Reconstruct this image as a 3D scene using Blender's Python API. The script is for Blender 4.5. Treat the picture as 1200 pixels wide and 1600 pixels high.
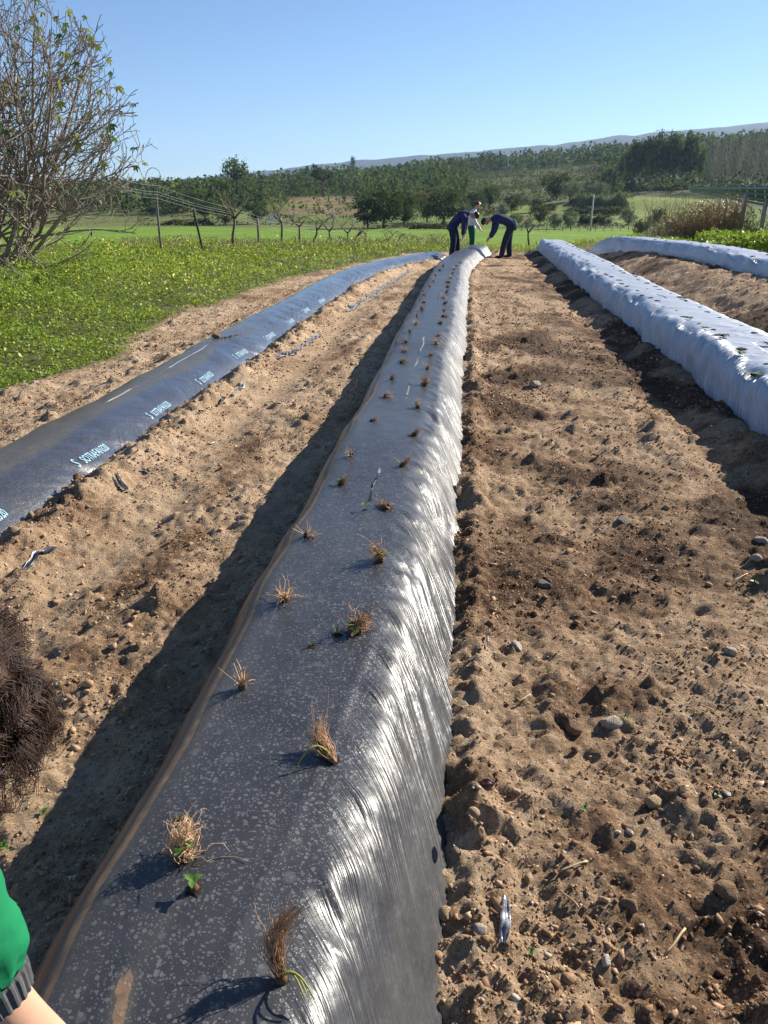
import bpy, bmesh, math, random
import numpy as np
from mathutils import Vector, Matrix, noise as mnoise

for o in list(bpy.data.objects): bpy.data.objects.remove(o, do_unlink=True)
SC = bpy.context.scene
COL = SC.collection
R = math.radians

# ------------------------------------------------------------------ camera
CAM_H, PITCH, YAW, FPX = 1.6, R(22.1), R(6.08), 1200.0
cd = bpy.data.cameras.new('camera'); cam = bpy.data.objects.new('camera', cd); COL.objects.link(cam)
cam.location = (0, 0, CAM_H); cam.rotation_euler = (R(90) - PITCH, 0, YAW)
cd.sensor_fit = 'VERTICAL'; cd.sensor_height = 32.0; cd.lens = 32.0 * FPX / 1600.0
cd.clip_start = 0.02; cd.clip_end = 20000
SC.camera = cam
SC.render.resolution_x, SC.render.resolution_y = 768, 1024

# ------------------------------------------------------------------ sky, sun, exposure
SUN_EL, SUN_AZ = R(26.0), R(47.0)          # azimuth measured from +Y towards +X
w = bpy.data.worlds.new('World'); SC.world = w; w.use_nodes = True
nt = w.node_tree; bg = nt.nodes['Background']
sky = nt.nodes.new('ShaderNodeTexSky'); sky.sky_type = 'NISHITA'; sky.sun_disc = False
sky.sun_elevation = SUN_EL; sky.sun_rotation = SUN_AZ
sky.altitude = 200; sky.air_density = 0.8; sky.dust_density = 0.1; sky.ozone_density = 5.0
nt.links.new(sky.outputs[0], bg.inputs[0]); bg.inputs[1].default_value = 0.067
sl = bpy.data.lights.new('sun', 'SUN'); sun = bpy.data.objects.new('sun', sl); COL.objects.link(sun)
sl.energy = 5.0; sl.angle = R(0.53); sl.color = (1.0, 0.93, 0.82)
sd = Vector((math.sin(SUN_AZ)*math.cos(SUN_EL), math.cos(SUN_AZ)*math.cos(SUN_EL), math.sin(SUN_EL)))
sun.rotation_euler = sd.to_track_quat('Z', 'Y').to_euler(); sun.location = sd * 60
vs = SC.view_settings
vs.view_transform = 'Standard'; vs.look = 'None'; vs.gamma = 1.0; vs.use_curve_mapping = False
vs.exposure = 1.10
SC.render.engine = 'CYCLES'

# ------------------------------------------------------------------ image geometry helpers (a pixel of the photo -> a place on the ground)
_f = np.array([-math.sin(YAW)*math.cos(PITCH), math.cos(YAW)*math.cos(PITCH), -math.sin(PITCH)])
_r = np.array([math.cos(YAW), math.sin(YAW), 0.0]); _u = np.cross(_r, _f); _C = np.array([0, 0, CAM_H])
def ray(x, y): return _f + _r*(x-600)/FPX - _u*(y-800)/FPX
def at(x, y, z=0.0):
    d = ray(x, y); return _C + d*((z-CAM_H)/d[2])
def atY(x, y, Y):
    d = ray(x, y); return _C + d*(Y/d[1])
def proj(P):
    q = np.asarray(P, float) - _C; d = q @ _f
    return 600 + FPX*(q @ _r)/d, 800 - FPX*(q @ _u)/d, d
def aOf(x): return math.tan(math.atan((x-600)/FPX*math.cos(PITCH)) - YAW)

# ------------------------------------------------------------------ object helpers
def tag(o, label=None, cat=None, group=None, kind=None):
    if label: o['label'] = label
    if cat: o['category'] = cat
    if group: o['group'] = group
    if kind: o['kind'] = kind
    return o
def link(name, data, parent=None, loc=None, rz=None, scale=None):
    o = bpy.data.objects.new(name, data); COL.objects.link(o)
    if parent is not None: o.parent = parent
    if loc is not None: o.location = loc
    if rz is not None: o.rotation_euler = (0, 0, rz)
    if scale is not None: o.scale = (scale,)*3 if np.isscalar(scale) else scale
    return o
def empty(name, loc=(0, 0, 0), rz=0.0):
    o = link(name, None, None, loc, rz); o.empty_display_size = 0.1; return o
def mk(name, V, F, mat=None, smooth=True, attr=None, uv=None):
    """numpy mesh; F is an (n,3) or (n,4) array; attr: dict of per-vertex RGB; uv: per-vertex uv"""
    V = np.asarray(V, np.float32).reshape(-1, 3); F = np.asarray(F, np.int32)
    k = F.shape[1]; n = len(F)
    me = bpy.data.meshes.new(name)
    me.vertices.add(len(V)); me.vertices.foreach_set('co', V.ravel())
    me.loops.add(n*k); me.loops.foreach_set('vertex_index', F.ravel())
    me.polygons.add(n); me.polygons.foreach_set('loop_start', np.arange(0, n*k, k, dtype=np.int32))
    try: me.polygons.foreach_set('loop_total', np.full(n, k, np.int32))
    except Exception: pass
    if smooth: me.polygons.foreach_set('use_smooth', np.ones(n, bool))
    if attr:
        for an, A in attr.items():
            ca = me.color_attributes.new(an, 'FLOAT_COLOR', 'POINT')
            c = np.ones((len(V), 4), np.float32); A = np.asarray(A, np.float32)
            if A.ndim == 1: A = np.repeat(A[:, None], 3, 1)
            c[:, :3] = A; ca.data.foreach_set('color', c.ravel())
    if uv is not None:
        ul = me.uv_layers.new(name='UVMap')
        ul.data.foreach_set('uv', np.asarray(uv, np.float32)[F.ravel()].ravel())
    me.update(calc_edges=True); me.validate()
    if mat: me.materials.append(mat)
    return me
def grid_faces(nr, nc):
    i = np.arange(nr*nc).reshape(nr, nc)
    return np.stack([i[:-1, :-1], i[:-1, 1:], i[1:, 1:], i[1:, :-1]], -1).reshape(-1, 4)

class MB:
    """collects triangles/quads as quads-or-tris lists"""
    def __init__(s): s.V = []; s.F = []; s.n = 0
    def add(s, V, F):
        V = np.asarray(V, float).reshape(-1, 3); s.V.append(V)
        for f in F: s.F.append(tuple(int(a)+s.n for a in f))
        s.n += len(V)
    def tube(s, pts, rad, sides=5, cap=True):
        pts = np.asarray(pts, float); n = len(pts)
        rad = np.full(n, rad) if np.isscalar(rad) else np.asarray(rad, float)
        T = np.gradient(pts, axis=0); T /= np.linalg.norm(T, axis=1)[:, None]+1e-9
        ref = np.array([0, 0, 1.0]) if abs(T[0][2]) < 0.9 else np.array([1.0, 0, 0])
        a = np.cross(T[0], ref); a /= np.linalg.norm(a)
        V = []
        th = np.arange(sides)*2*math.pi/sides
        for i in range(n):
            a = a - T[i]*(a @ T[i]); a /= np.linalg.norm(a)+1e-9; b = np.cross(T[i], a)
            V.append(pts[i] + rad[i]*(np.cos(th)[:, None]*a + np.sin(th)[:, None]*b))
        F = []
        for i in range(n-1):
            for j in range(sides):
                k = (j+1) % sides
                F.append((i*sides+j, i*sides+k, (i+1)*sides+k, (i+1)*sides+j))
        if cap:
            F.append(tuple(range(sides))[::-1]); F.append(tuple((n-1)*sides+j for j in range(sides)))
        s.add(np.concatenate(V), F)
    def box(s, c, d, rot=None):
        d = np.asarray(d, float)/2
        V = np.array([[x, y, z] for x in (-1, 1) for y in (-1, 1) for z in (-1, 1)])*d
        if rot is not None: V = V @ np.array(rot).T
        s.add(V+np.asarray(c, float), [(0, 1, 3, 2), (4, 6, 7, 5), (0, 4, 5, 1), (2, 3, 7, 6), (0, 2, 6, 4), (1, 5, 7, 3)])
    def mesh(s, name, mat, smooth=True):
        me = bpy.data.meshes.new(name)
        me.from_pydata(np.concatenate(s.V).tolist(), [], s.F)
        if smooth: me.polygons.foreach_set('use_smooth', np.ones(len(me.polygons), bool))
        me.update()
        if mat: me.materials.append(mat)
        return me
def rotz(a): c, s_ = math.cos(a), math.sin(a); return np.array([[c, -s_, 0], [s_, c, 0], [0, 0, 1]])

# ------------------------------------------------------------------ numpy noise
_rs = np.random.RandomState(7); _PT = _rs.permutation(4096); _VT = _rs.rand(4096)*2-1
def _h(ix, iy, sd): return _VT[_PT[(_PT[(ix+sd*131) & 4095]+iy) & 4095]]
def vn(x, y, sd=0):
    x = np.asarray(x, float); y = np.asarray(y, float)
    x, y = x*0.866+y*0.5+17.3, -x*0.5+y*0.866+9.1
    ix = np.floor(x).astype(int); iy = np.floor(y).astype(int); fx = x-ix; fy = y-iy
    ux = fx*fx*fx*(fx*(fx*6-15)+10); uy = fy*fy*fy*(fy*(fy*6-15)+10)
    a = _h(ix, iy, sd); b = _h(ix+1, iy, sd); c = _h(ix, iy+1, sd); d = _h(ix+1, iy+1, sd)
    return (a*(1-ux)+b*ux)*(1-uy)+(c*(1-ux)+d*ux)*uy
def fbm(x, y, o=4, sd=0, g=0.5):
    s, a, t = 0, 1.0, 0
    x = np.asarray(x, float); y = np.asarray(y, float)
    for k in range(o):
        s = s+a*vn(x*2**k, y*2**k, sd+k*7); t += a; a *= g
    return s/t
def worley(x, y, sd=0):
    ix = np.floor(x).astype(int); iy = np.floor(y).astype(int); best = np.full(x.shape, 9.0); cid = np.zeros(x.shape)
    for dx in (-1, 0, 1):
        for dy in (-1, 0, 1):
            jx, jy = ix+dx, iy+dy
            px = jx+0.5+0.45*_h(jx, jy, sd+3); py = jy+0.5+0.45*_h(jx, jy, sd+11)
            d = np.hypot(x-px, y-py); m = d < best
            best = np.where(m, d, best); cid = np.where(m, _h(jx, jy, sd+29), cid)
    return best, cid
def sst(a, b, x):
    t = np.clip((np.asarray(x, float)-a)/(b-a), 0, 1); return t*t*(3-2*t)

# ------------------------------------------------------------------ material helpers
class NT:
    def __init__(s, name):
        s.m = bpy.data.materials.new(name); s.m.use_nodes = True; s.t = s.m.node_tree
        s.b = s.t.nodes['Principled BSDF']; s.out = s.t.nodes['Material Output']
    def n(s, typ, **kw):
        nd = s.t.nodes.new('ShaderNode'+typ)
        for k, v in kw.items():
            if k in ('i',):
                for kk, vv in v.items(): s.set(nd.inputs[kk], vv)
            else: setattr(nd, k, v)
        return nd
    def set(s, inp, v):
        if hasattr(v, 'is_output') or isinstance(v, bpy.types.NodeSocket): s.t.links.new(v, inp)
        else: inp.default_value = v
    def math(s, op, a, b=None, c=None, clamp=False):
        nd = s.n('Math', operation=op, use_clamp=clamp); s.set(nd.inputs[0], a)
        if b is not None: s.set(nd.inputs[1], b)
        if c is not None: s.set(nd.inputs[2], c)
        return nd.outputs[0]
    def noise(s, vec, scale, detail=3, rough=0.55, dist=0.0):
        nd = s.n('TexNoise'); s.set(nd.inputs['Vector'], vec); nd.inputs['Scale'].default_value = scale
        nd.inputs['Detail'].default_value = detail; nd.inputs['Roughness'].default_value = rough; nd.inputs['Distortion'].default_value = dist
        return nd.outputs[0]
    def ramp(s, fac, stops, interp='LINEAR'):
        nd = s.n('ValToRGB'); s.set(nd.inputs[0], fac); cr = nd.color_ramp; cr.interpolation = interp
        while len(cr.elements) > 1: cr.elements.remove(cr.elements[-1])
        for k, (p, c) in enumerate(stops):
            e = cr.elements[0] if k == 0 else cr.elements.new(p)
            e.position = p; e.color = (c, c, c, 1) if np.isscalar(c) else tuple(c)+(1,)
        return nd.outputs[0]
    def mix(s, fac, a, b, mode='MIX'):
        nd = s.n('MixRGB', blend_type=mode); s.set(nd.inputs[0], fac)
        for k, v in ((1, a), (2, b)):
            s.set(nd.inputs[k], tuple(v)+(1,) if isinstance(v, (tuple, list)) and len(v) == 3 else v)
        return nd.outputs[0]
    def attr(s, name): 
        nd = s.n('Attribute', attribute_name=name); return nd.outputs['Color']
    def sep(s, c):
        nd = s.n('SeparateColor'); s.set(nd.inputs[0], c); return nd.outputs[0], nd.outputs[1], nd.outputs[2]
    def bump(s, h, strength=0.5, dist=0.01, normal=None):
        nd = s.n('Bump'); nd.inputs['Strength'].default_value = strength; nd.inputs['Distance'].default_value = dist
        s.set(nd.inputs['Height'], h)
        if normal is not None: s.set(nd.inputs['Normal'], normal)
        return nd.outputs[0]
    def pos(s): return s.n('NewGeometry').outputs['Position']
    def obj(s): return s.n('TexCoord').outputs['Object']
    def base(s, c):
        s.set(s.b.inputs['Base Color'], tuple(c)+(1,) if isinstance(c, (tuple, list)) and len(c) == 3 else c); return s
    def rough(s, r, spec=0.5): s.set(s.b.inputs['Roughness'], r); s.set(s.b.inputs['Specular IOR Level'], spec); return s

def simple(name, col, rough=0.8, spec=0.3, var=0.25, scale=8.0, bump=0.0, bscale=None, bdist=0.01):
    """a plain procedural material: colour broken up by noise, optional relief"""
    t = NT(name); p = t.obj(); nz = t.noise(p, scale, 4)
    a = tuple(c*(1-var) for c in col); b = tuple(min(1, c*(1+var)) for c in col)
    t.base(t.ramp(nz, [(0.3, a), (0.7, b)])); t.rough(rough, spec)
    if bump: t.set(t.b.inputs['Normal'], t.bump(t.noise(p, bscale or scale*4, 4), bump, bdist))
    return t.m
def leafmat(name, cols, trans=0.25, rough=0.55, attr='tint'):
    """foliage: colour from a per-leaf tint, some light through the leaf"""
    t = NT(name); r, g, b = t.sep(t.attr(attr))
    c = t.ramp(r, [(i/(len(cols)-1), q) for i, q in enumerate(cols)])
    t.base(c); t.rough(rough, 0.25 if rough < .7 else 0.04)
    if trans:
        tr = t.n('BsdfTranslucent'); t.set(tr.inputs[0], t.mix(0.5 if rough < .7 else 0.12, c, (0.35, 0.45, 0.03), 'MIX'))
        mx = t.n('MixShader'); mx.inputs[0].default_value = trans
        t.t.links.new(t.b.outputs[0], mx.inputs[1]); t.t.links.new(tr.outputs[0], mx.inputs[2])
        t.t.links.new(mx.outputs[0], t.out.inputs[0])
    return t.m
# ================================================================== THE SETTING
def H(X, Y):
    """height of the land"""
    X = np.asarray(X, float); Y = np.asarray(Y, float); Yp = np.maximum(Y, 1.0); a = X/np.maximum(Y, 12.0)
    z = 0.38*sst(3.2, 4.5, X)*(1-0.6*sst(20, 40, Y))*(1-sst(60, 90, Y))
    s = 48*sst(0.17, 0.27, a)*sst(15, 30, Y)
    z = z-3.5*sst(27+s, 76+s, Y)
    slope = np.clip(0.056+0.00019*X, 0.012, 0.10)
    d = np.maximum(Y-165, 0)
    up = slope*(np.sqrt(d*d+900)-30)
    ridge = slope*(np.sqrt((650.-165)**2+900)-30)
    up = np.where(Y > 600, np.minimum(up, ridge), up)
    fall = sst(650, 1200, Y)
    up = up*(1-fall)
    nz = fbm(X/70, Y/70, 4, 5)*np.clip((Y-150)/120, 0, 1)*3.2
    z = z+up+nz*(1-sst(1500, 2500, Y))
    # a middle ridge on the left, then the far hills
    mid = (27+6*vn(X/240, Y*0+1, 3)+4*vn(X/60, Y*0+3, 4))*np.exp(-((Y-1500)/260.)**2)*(1-sst(-520, -80, X))*1.0
    z = z+mid*1.05
    af = X/np.maximum(Y, 100.)
    prof = np.interp(af, [-1.2, -0.6, -0.36, -0.27, -0.19, -0.107, -0.02, 0.047, 0.125, 0.196, 0.27, 0.34, 0.6, 1.2],
                     [60, 80, 108, 152, 186, 218, 243, 262, 297, 331, 353, 379, 400, 380])
    prof = prof+9*fbm(X/260, X*0+2, 3, 9)+4*vn(X/70, X*0+5, 2)
    z = z+prof*np.exp(-(np.minimum(Y-4600, 0)/800.)**2)*np.exp(-(np.maximum(Y-4600, 0)/2200.)**2)*sst(1500, 3200, Y)
    return z
BEND_C = lambda Y: 0.62*np.clip((np.asarray(Y, float)-16.5)/8.5, 0, 1.3)**2
BEND_L = lambda Y: 1.75*np.clip((np.asarray(Y, float)-15)/9, 0, 1.3)**2
BEND_R = lambda Y: 0.05*np.clip((np.asarray(Y, float)-16)/9, 0, 1.3)
BEND_Q = lambda Y: -1.05*np.clip((np.asarray(Y, float)-16.5)/7, 0, 1.3)**2
def gz(X, Y): return H(X, Y)

def bedmask(X, Y):
    """1 inside a bed's footprint"""
    def m(a, b, bend): x = X-bend(Y); return (x > a) & (x < b)
    return (m(-0.84, -0.02, BEND_C) & (Y < 26)) | (m(-3.02, -2.27, BEND_L) & (Y < 24.2)) | (m(2.13, 3.15, BEND_R) & (Y < 28)) | (m(4.85, 5.9, BEND_Q) & (Y < 24.5))

def soil_relief(X, Y):
    xc, xl, xr, xq = X-BEND_C(Y), X-BEND_L(Y), X-BEND_R(Y), X-BEND_Q(Y)
    along = lambda s, sc: 0.5+0.5*vn(s*11.3, Y/sc, int(s*10))
    path = np.exp(-((xl+1.72+0.06*vn(Y*0.7, Y*0, 3))/0.17)**2)*(0.45+0.55*along(1, 0.9))
    path = np.maximum(path, 0.25*np.exp(-((xc+1.02)/0.15)**2))
    path = np.maximum(path, 0.55*np.exp(-((X-1.25-0.15*vn(Y*0.5, Y*0, 8))/0.22)**2)*along(3, 0.7))
    rough = 1-0.72*path
    z = 0.030*fbm(X/0.55, Y/0.55, 3, 21)
    z = z+rough*(0.026*fbm(X/0.16, Y/0.16, 3, 31)+0.026*(0.35-np.abs(fbm(X/0.06, Y/0.06, 3, 33)))+0.012*(0.35-np.abs(fbm(X/0.026, Y/0.026, 2, 39)))*(1-sst(4, 7, Y)))
    d1, c1 = worley(X/0.085, Y/0.085, 2)
    cl = sst(-0.05, 0.75, c1)*np.clip(0.62-d1, 0, 1)
    z = z+rough*0.040*cl*sst(-0.25, 0.35, fbm(X/0.5, Y/0.5, 2, 55))
    d2, c2 = worley(X/0.20+5, Y/0.20, 7)
    z = z+rough*0.075*sst(0.35, 0.9, c2)*np.clip(0.5-d2, 0, 1)*(1+1.6*fbm(X/0.05, Y/0.05, 2, 37))
    d3, c3 = worley(X/0.42+3, Y/0.42, 13)                                    # footprints and scrapes
    z = z-0.10*sst(0.1, 0.6, c3)*np.clip(0.34-d3, 0, 1)*sst(0.2, 0.6, X)
    z = z-0.045*path
    # earth drawn up against the film edges
    z = z+(0.095*along(2, 0.22)+0.05*along(6, 0.09)+0.03*fbm(X/0.05, Y/0.05, 2, 18))*np.exp(-((xl+2.14)/0.13)**2)
    z = z+(0.012+0.105*along(4, 0.10)*along(5, 0.36)+0.03*fbm(X/0.05, Y/0.05, 2, 19))*np.exp(-((xc-0.07)/0.068)**2)
    z = z+0.05*np.exp(-((xl+3.12)/0.14)**2)+0.03*np.exp(-((xc+0.95)/0.1)**2)*along(9, 0.3)
    z = z+(0.06*along(7, 0.3)+0.05*along(8, 0.12))*np.exp(-((xr-2.03)/0.15)**2)-0.05*np.exp(-((xr-1.75)/0.2)**2)
    z = z+0.06*np.exp(-((xr-3.2)/0.12)**2)+0.06*np.exp(-((xq-4.72)/0.12)**2)*along(10, 0.3)
    return z, path

GRASS_X = lambda Y: np.interp(Y, [0, 6.5, 8, 12.3, 18, 21.7, 26, 40], [-4.5, -4.25, -3.95, -4.35, -3.75, -3.0, -1.8, 8.0])
def grassiness(X, Y):
    e = GRASS_X(Y)+0.22*vn(X*0.9, Y*0.9, 4)+0.15*vn(X*3, Y*3, 5)
    g = 1-sst(-0.25, 0.12, X-e)
    return np.clip(np.maximum(g, sst(26.5, 28, Y+0.8*vn(X*0.6, Y*0.6, 6))), 0, 1)
def ground_z(X, Y):
    X = np.asarray(X, float); Y = np.asarray(Y, float)
    z, _ = soil_relief(X, Y); return H(X, Y)+z*(1-0.6*grassiness(X, Y))

# ---- soil material
def soil_material():
    t = NT('soil'); p = t.pos(); zr, zg, zb = t.sep(t.attr('zone'))
    n1 = t.noise(p, 1.6, 4, 0.6); n2 = t.noise(p, 11.0, 6, 0.72); n3 = t.noise(p, 70, 5, 0.75)
    f = t.math('ADD', t.math('MULTIPLY', n1, 0.30), t.math('ADD', t.math('MULTIPLY', n2, 0.52), t.math('MULTIPLY', n3, 0.38)))
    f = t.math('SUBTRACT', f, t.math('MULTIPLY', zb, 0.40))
    c = t.ramp(f, [(0.27, (0.095, 0.052, 0.028)), (0.40, (0.25, 0.150, 0.085)), (0.53, (0.47, 0.318, 0.192)), (0.69, (0.65, 0.485, 0.325))])
    c = t.mix(t.math('MULTIPLY', zg, 0.65), c, t.ramp(n2, [(0.3, (0.44, 0.295, 0.170)), (0.7, (0.56, 0.40, 0.25))]))
    # grit: pale and dark grains
    v = t.n('TexVoronoi', feature='F1'); t.set(v.inputs['Vector'], p); v.inputs['Scale'].default_value = 85
    gs = t.sep(v.outputs['Color'])[0]
    grit = t.math('MULTIPLY', t.math('LESS_THAN', v.outputs['Distance'], 0.42), t.math('GREATER_THAN', gs, 0.80))
    c = t.mix(t.math('MULTIPLY', grit, 0.55), c, t.ramp(gs, [(0.82, (0.17, 0.11, 0.07)), (0.90, (0.50, 0.40, 0.29)), (1.0, (0.62, 0.55, 0.46))]))
    g = t.ramp(n2, [(0.3, (0.060, 0.085, 0.018)), (0.7, (0.13, 0.15, 0.045))])
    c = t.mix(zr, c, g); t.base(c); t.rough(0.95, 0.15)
    b1 = t.bump(t.noise(p, 40, 7, 0.75), 1.0, 0.034)
    vb = t.math('SUBTRACT', 0.7, v.outputs['Distance'])
    b2 = t.bump(t.math('ADD', t.math('MULTIPLY', vb, 0.8), t.noise(p, 150, 3, 0.7)), 0.8, 0.008, b1)
    t.set(t.b.inputs['Normal'], b2); return t.m
M_SOIL = soil_material()

# ---- the tilled field: one fine sheet
def build_field():
    Ys = [0.15]
    while Ys[-1] < 34: Ys.append(Ys[-1]+max(0.0125, 0.0061*Ys[-1]))
    Ys = np.array(Ys); t = np.linspace(-1, 1, 490); t = 0.8*t+0.2*t**3
    Y = np.repeat(Ys[:, None], len(t), 1); X = -0.10*Y+t[None, :]*(2.8+0.60*Y)
    z, path = soil_relief(X, Y); g = grassiness(X, Y)
    Z = H(X, Y)+z*(1-0.6*g)
    edge = np.abs(t)[None, :]**40*0.12+sst(32, 34, Y)*0.12
    Z = Z-edge
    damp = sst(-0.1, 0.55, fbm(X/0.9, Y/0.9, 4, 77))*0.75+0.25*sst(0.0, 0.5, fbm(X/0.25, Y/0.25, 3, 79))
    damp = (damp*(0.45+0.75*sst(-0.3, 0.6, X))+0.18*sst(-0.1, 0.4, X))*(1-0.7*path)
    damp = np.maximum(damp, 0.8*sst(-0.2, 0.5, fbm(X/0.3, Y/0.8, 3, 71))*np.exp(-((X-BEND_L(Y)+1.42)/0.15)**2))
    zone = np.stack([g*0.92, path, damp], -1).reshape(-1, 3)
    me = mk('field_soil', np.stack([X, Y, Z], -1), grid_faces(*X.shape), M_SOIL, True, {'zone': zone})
    tag(link('field_soil', me), kind='structure')
build_field()

# ---- the land out to the horizon: one sheet
def cover(X, Y):
    """what grows on the land, as a base colour"""
    a = X/np.maximum(Y, 1); n = fbm(X/9, Y/9, 3, 14); n2 = fbm(X/28, Y/28, 3, 15)
    def lay(c, col, m): m = np.clip(m, 0, 1)[..., None]; return c*(1-m)+np.array(col)*m
    c = np.ones(X.shape+(3,))*np.array((0.085, 0.10, 0.035))
    c = lay(c, (0.155, 0.25, 0.030), sst(40, 55, Y)*(1-sst(158, 166, Y+8*n)))                     # bright crop field
    c = lay(c, (0.135, 0.15, 0.050), sst(158, 166, Y+6*n)*(1-sst(210, 250, Y)))                    # dry grass under the olives
    c = lay(c, (0.13, 0.20, 0.035), sst(168, 176, Y)*(1-sst(300, 320, Y))*sst(-0.02, 0.15, n2)*0.9)
    c = lay(c, (0.085, 0.10, 0.036), sst(240, 300, Y))
    scr = sst(-0.02, 0.02, a)*(1-sst(0.15, 0.19, a))*sst(225, 250, Y)*(1-sst(520, 570, Y))
    c = lay(c, (0.13, 0.125, 0.050), scr*(0.75+0.5*n))
    md = sst(0.03, 0.045, a)*(1-sst(0.10, 0.115, a))*sst(228, 234, Y)*(1-sst(262, 268, Y))
    md = np.maximum(md, sst(0.165, 0.18, a)*(1-sst(0.27, 0.29, a))*sst(180, 186, Y)*(1-sst(266, 274, Y)))
    c = lay(c, (0.19, 0.235, 0.050), md)
    br = sst(-0.235, -0.22, a)*(1-sst(-0.135, -0.125, a))*sst(212, 222, Y)*(1-sst(330, 350, Y+30*n))
    br = np.maximum(br, sst(-0.40, -0.38, a)*(1-sst(-0.30, -0.28, a))*sst(205, 215, Y)*(1-sst(245, 260, Y+20*n))*0.25)
    c = lay(c, (0.25, 0.165, 0.095), br*(0.55+0.5*vn(X/14, Y/5, 6)))
    c = lay(c, (0.030, 0.040, 0.022), sst(800, 1100, Y))
    c = lay(c, (0.23, 0.15, 0.09), (1-sst(24, 30, Y))*sst(-4.4, -4.0, X)*1.0)
    return np.clip(c*(1+0.18*n[..., None]), 0.005, 1)
def build_land():
    Ys = list(np.arange(-40, 0, 2.5))+list(np.arange(0, 90, 0.9))
    while Ys[-1] < 6600: Ys.append(Ys[-1]+max(0.9, 0.022*Ys[-1]))
    Ys = np.array(Ys); t = np.linspace(-1, 1, 321)
    Y = np.repeat(Ys[:, None], len(t), 1); X = t[None, :]*(60+1.0*np.maximum(Y, 0))
    Z = H(X, Y)
    inside = np.clip(((2.8+0.60*Y)-np.abs(X+0.1*Y)-0.5)/0.5, 0, 1)*sst(-0.6, 0.5, Y)*(1-sst(31.2, 32.2, Y))
    Z = Z-0.22*inside
    t_ = NT('land_cover'); p = t_.pos(); cv = t_.attr('cover'); n = t_.noise(p, 0.35, 6, 0.7); n2 = t_.noise(p, 3.0, 4, 0.7)
    m = t_.math('ADD', t_.math('MULTIPLY', n, 0.9), t_.math('MULTIPLY', n2, 0.5))
    t_.base(t_.mix(1.0, cv, t_.ramp(m, [(0.35, 0.62), (1.05, 1.35)]), 'MULTIPLY')); t_.rough(0.95, 0.1)
    t_.set(t_.b.inputs['Normal'], t_.bump(m, 0.6, 0.4))
    me = mk('land', np.stack([X, Y, Z], -1), grid_faces(*X.shape), t_.m, True, {'cover': cover(X, Y).reshape(-1, 3)})
    tag(link('land', me), kind='structure')
build_land()

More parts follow.
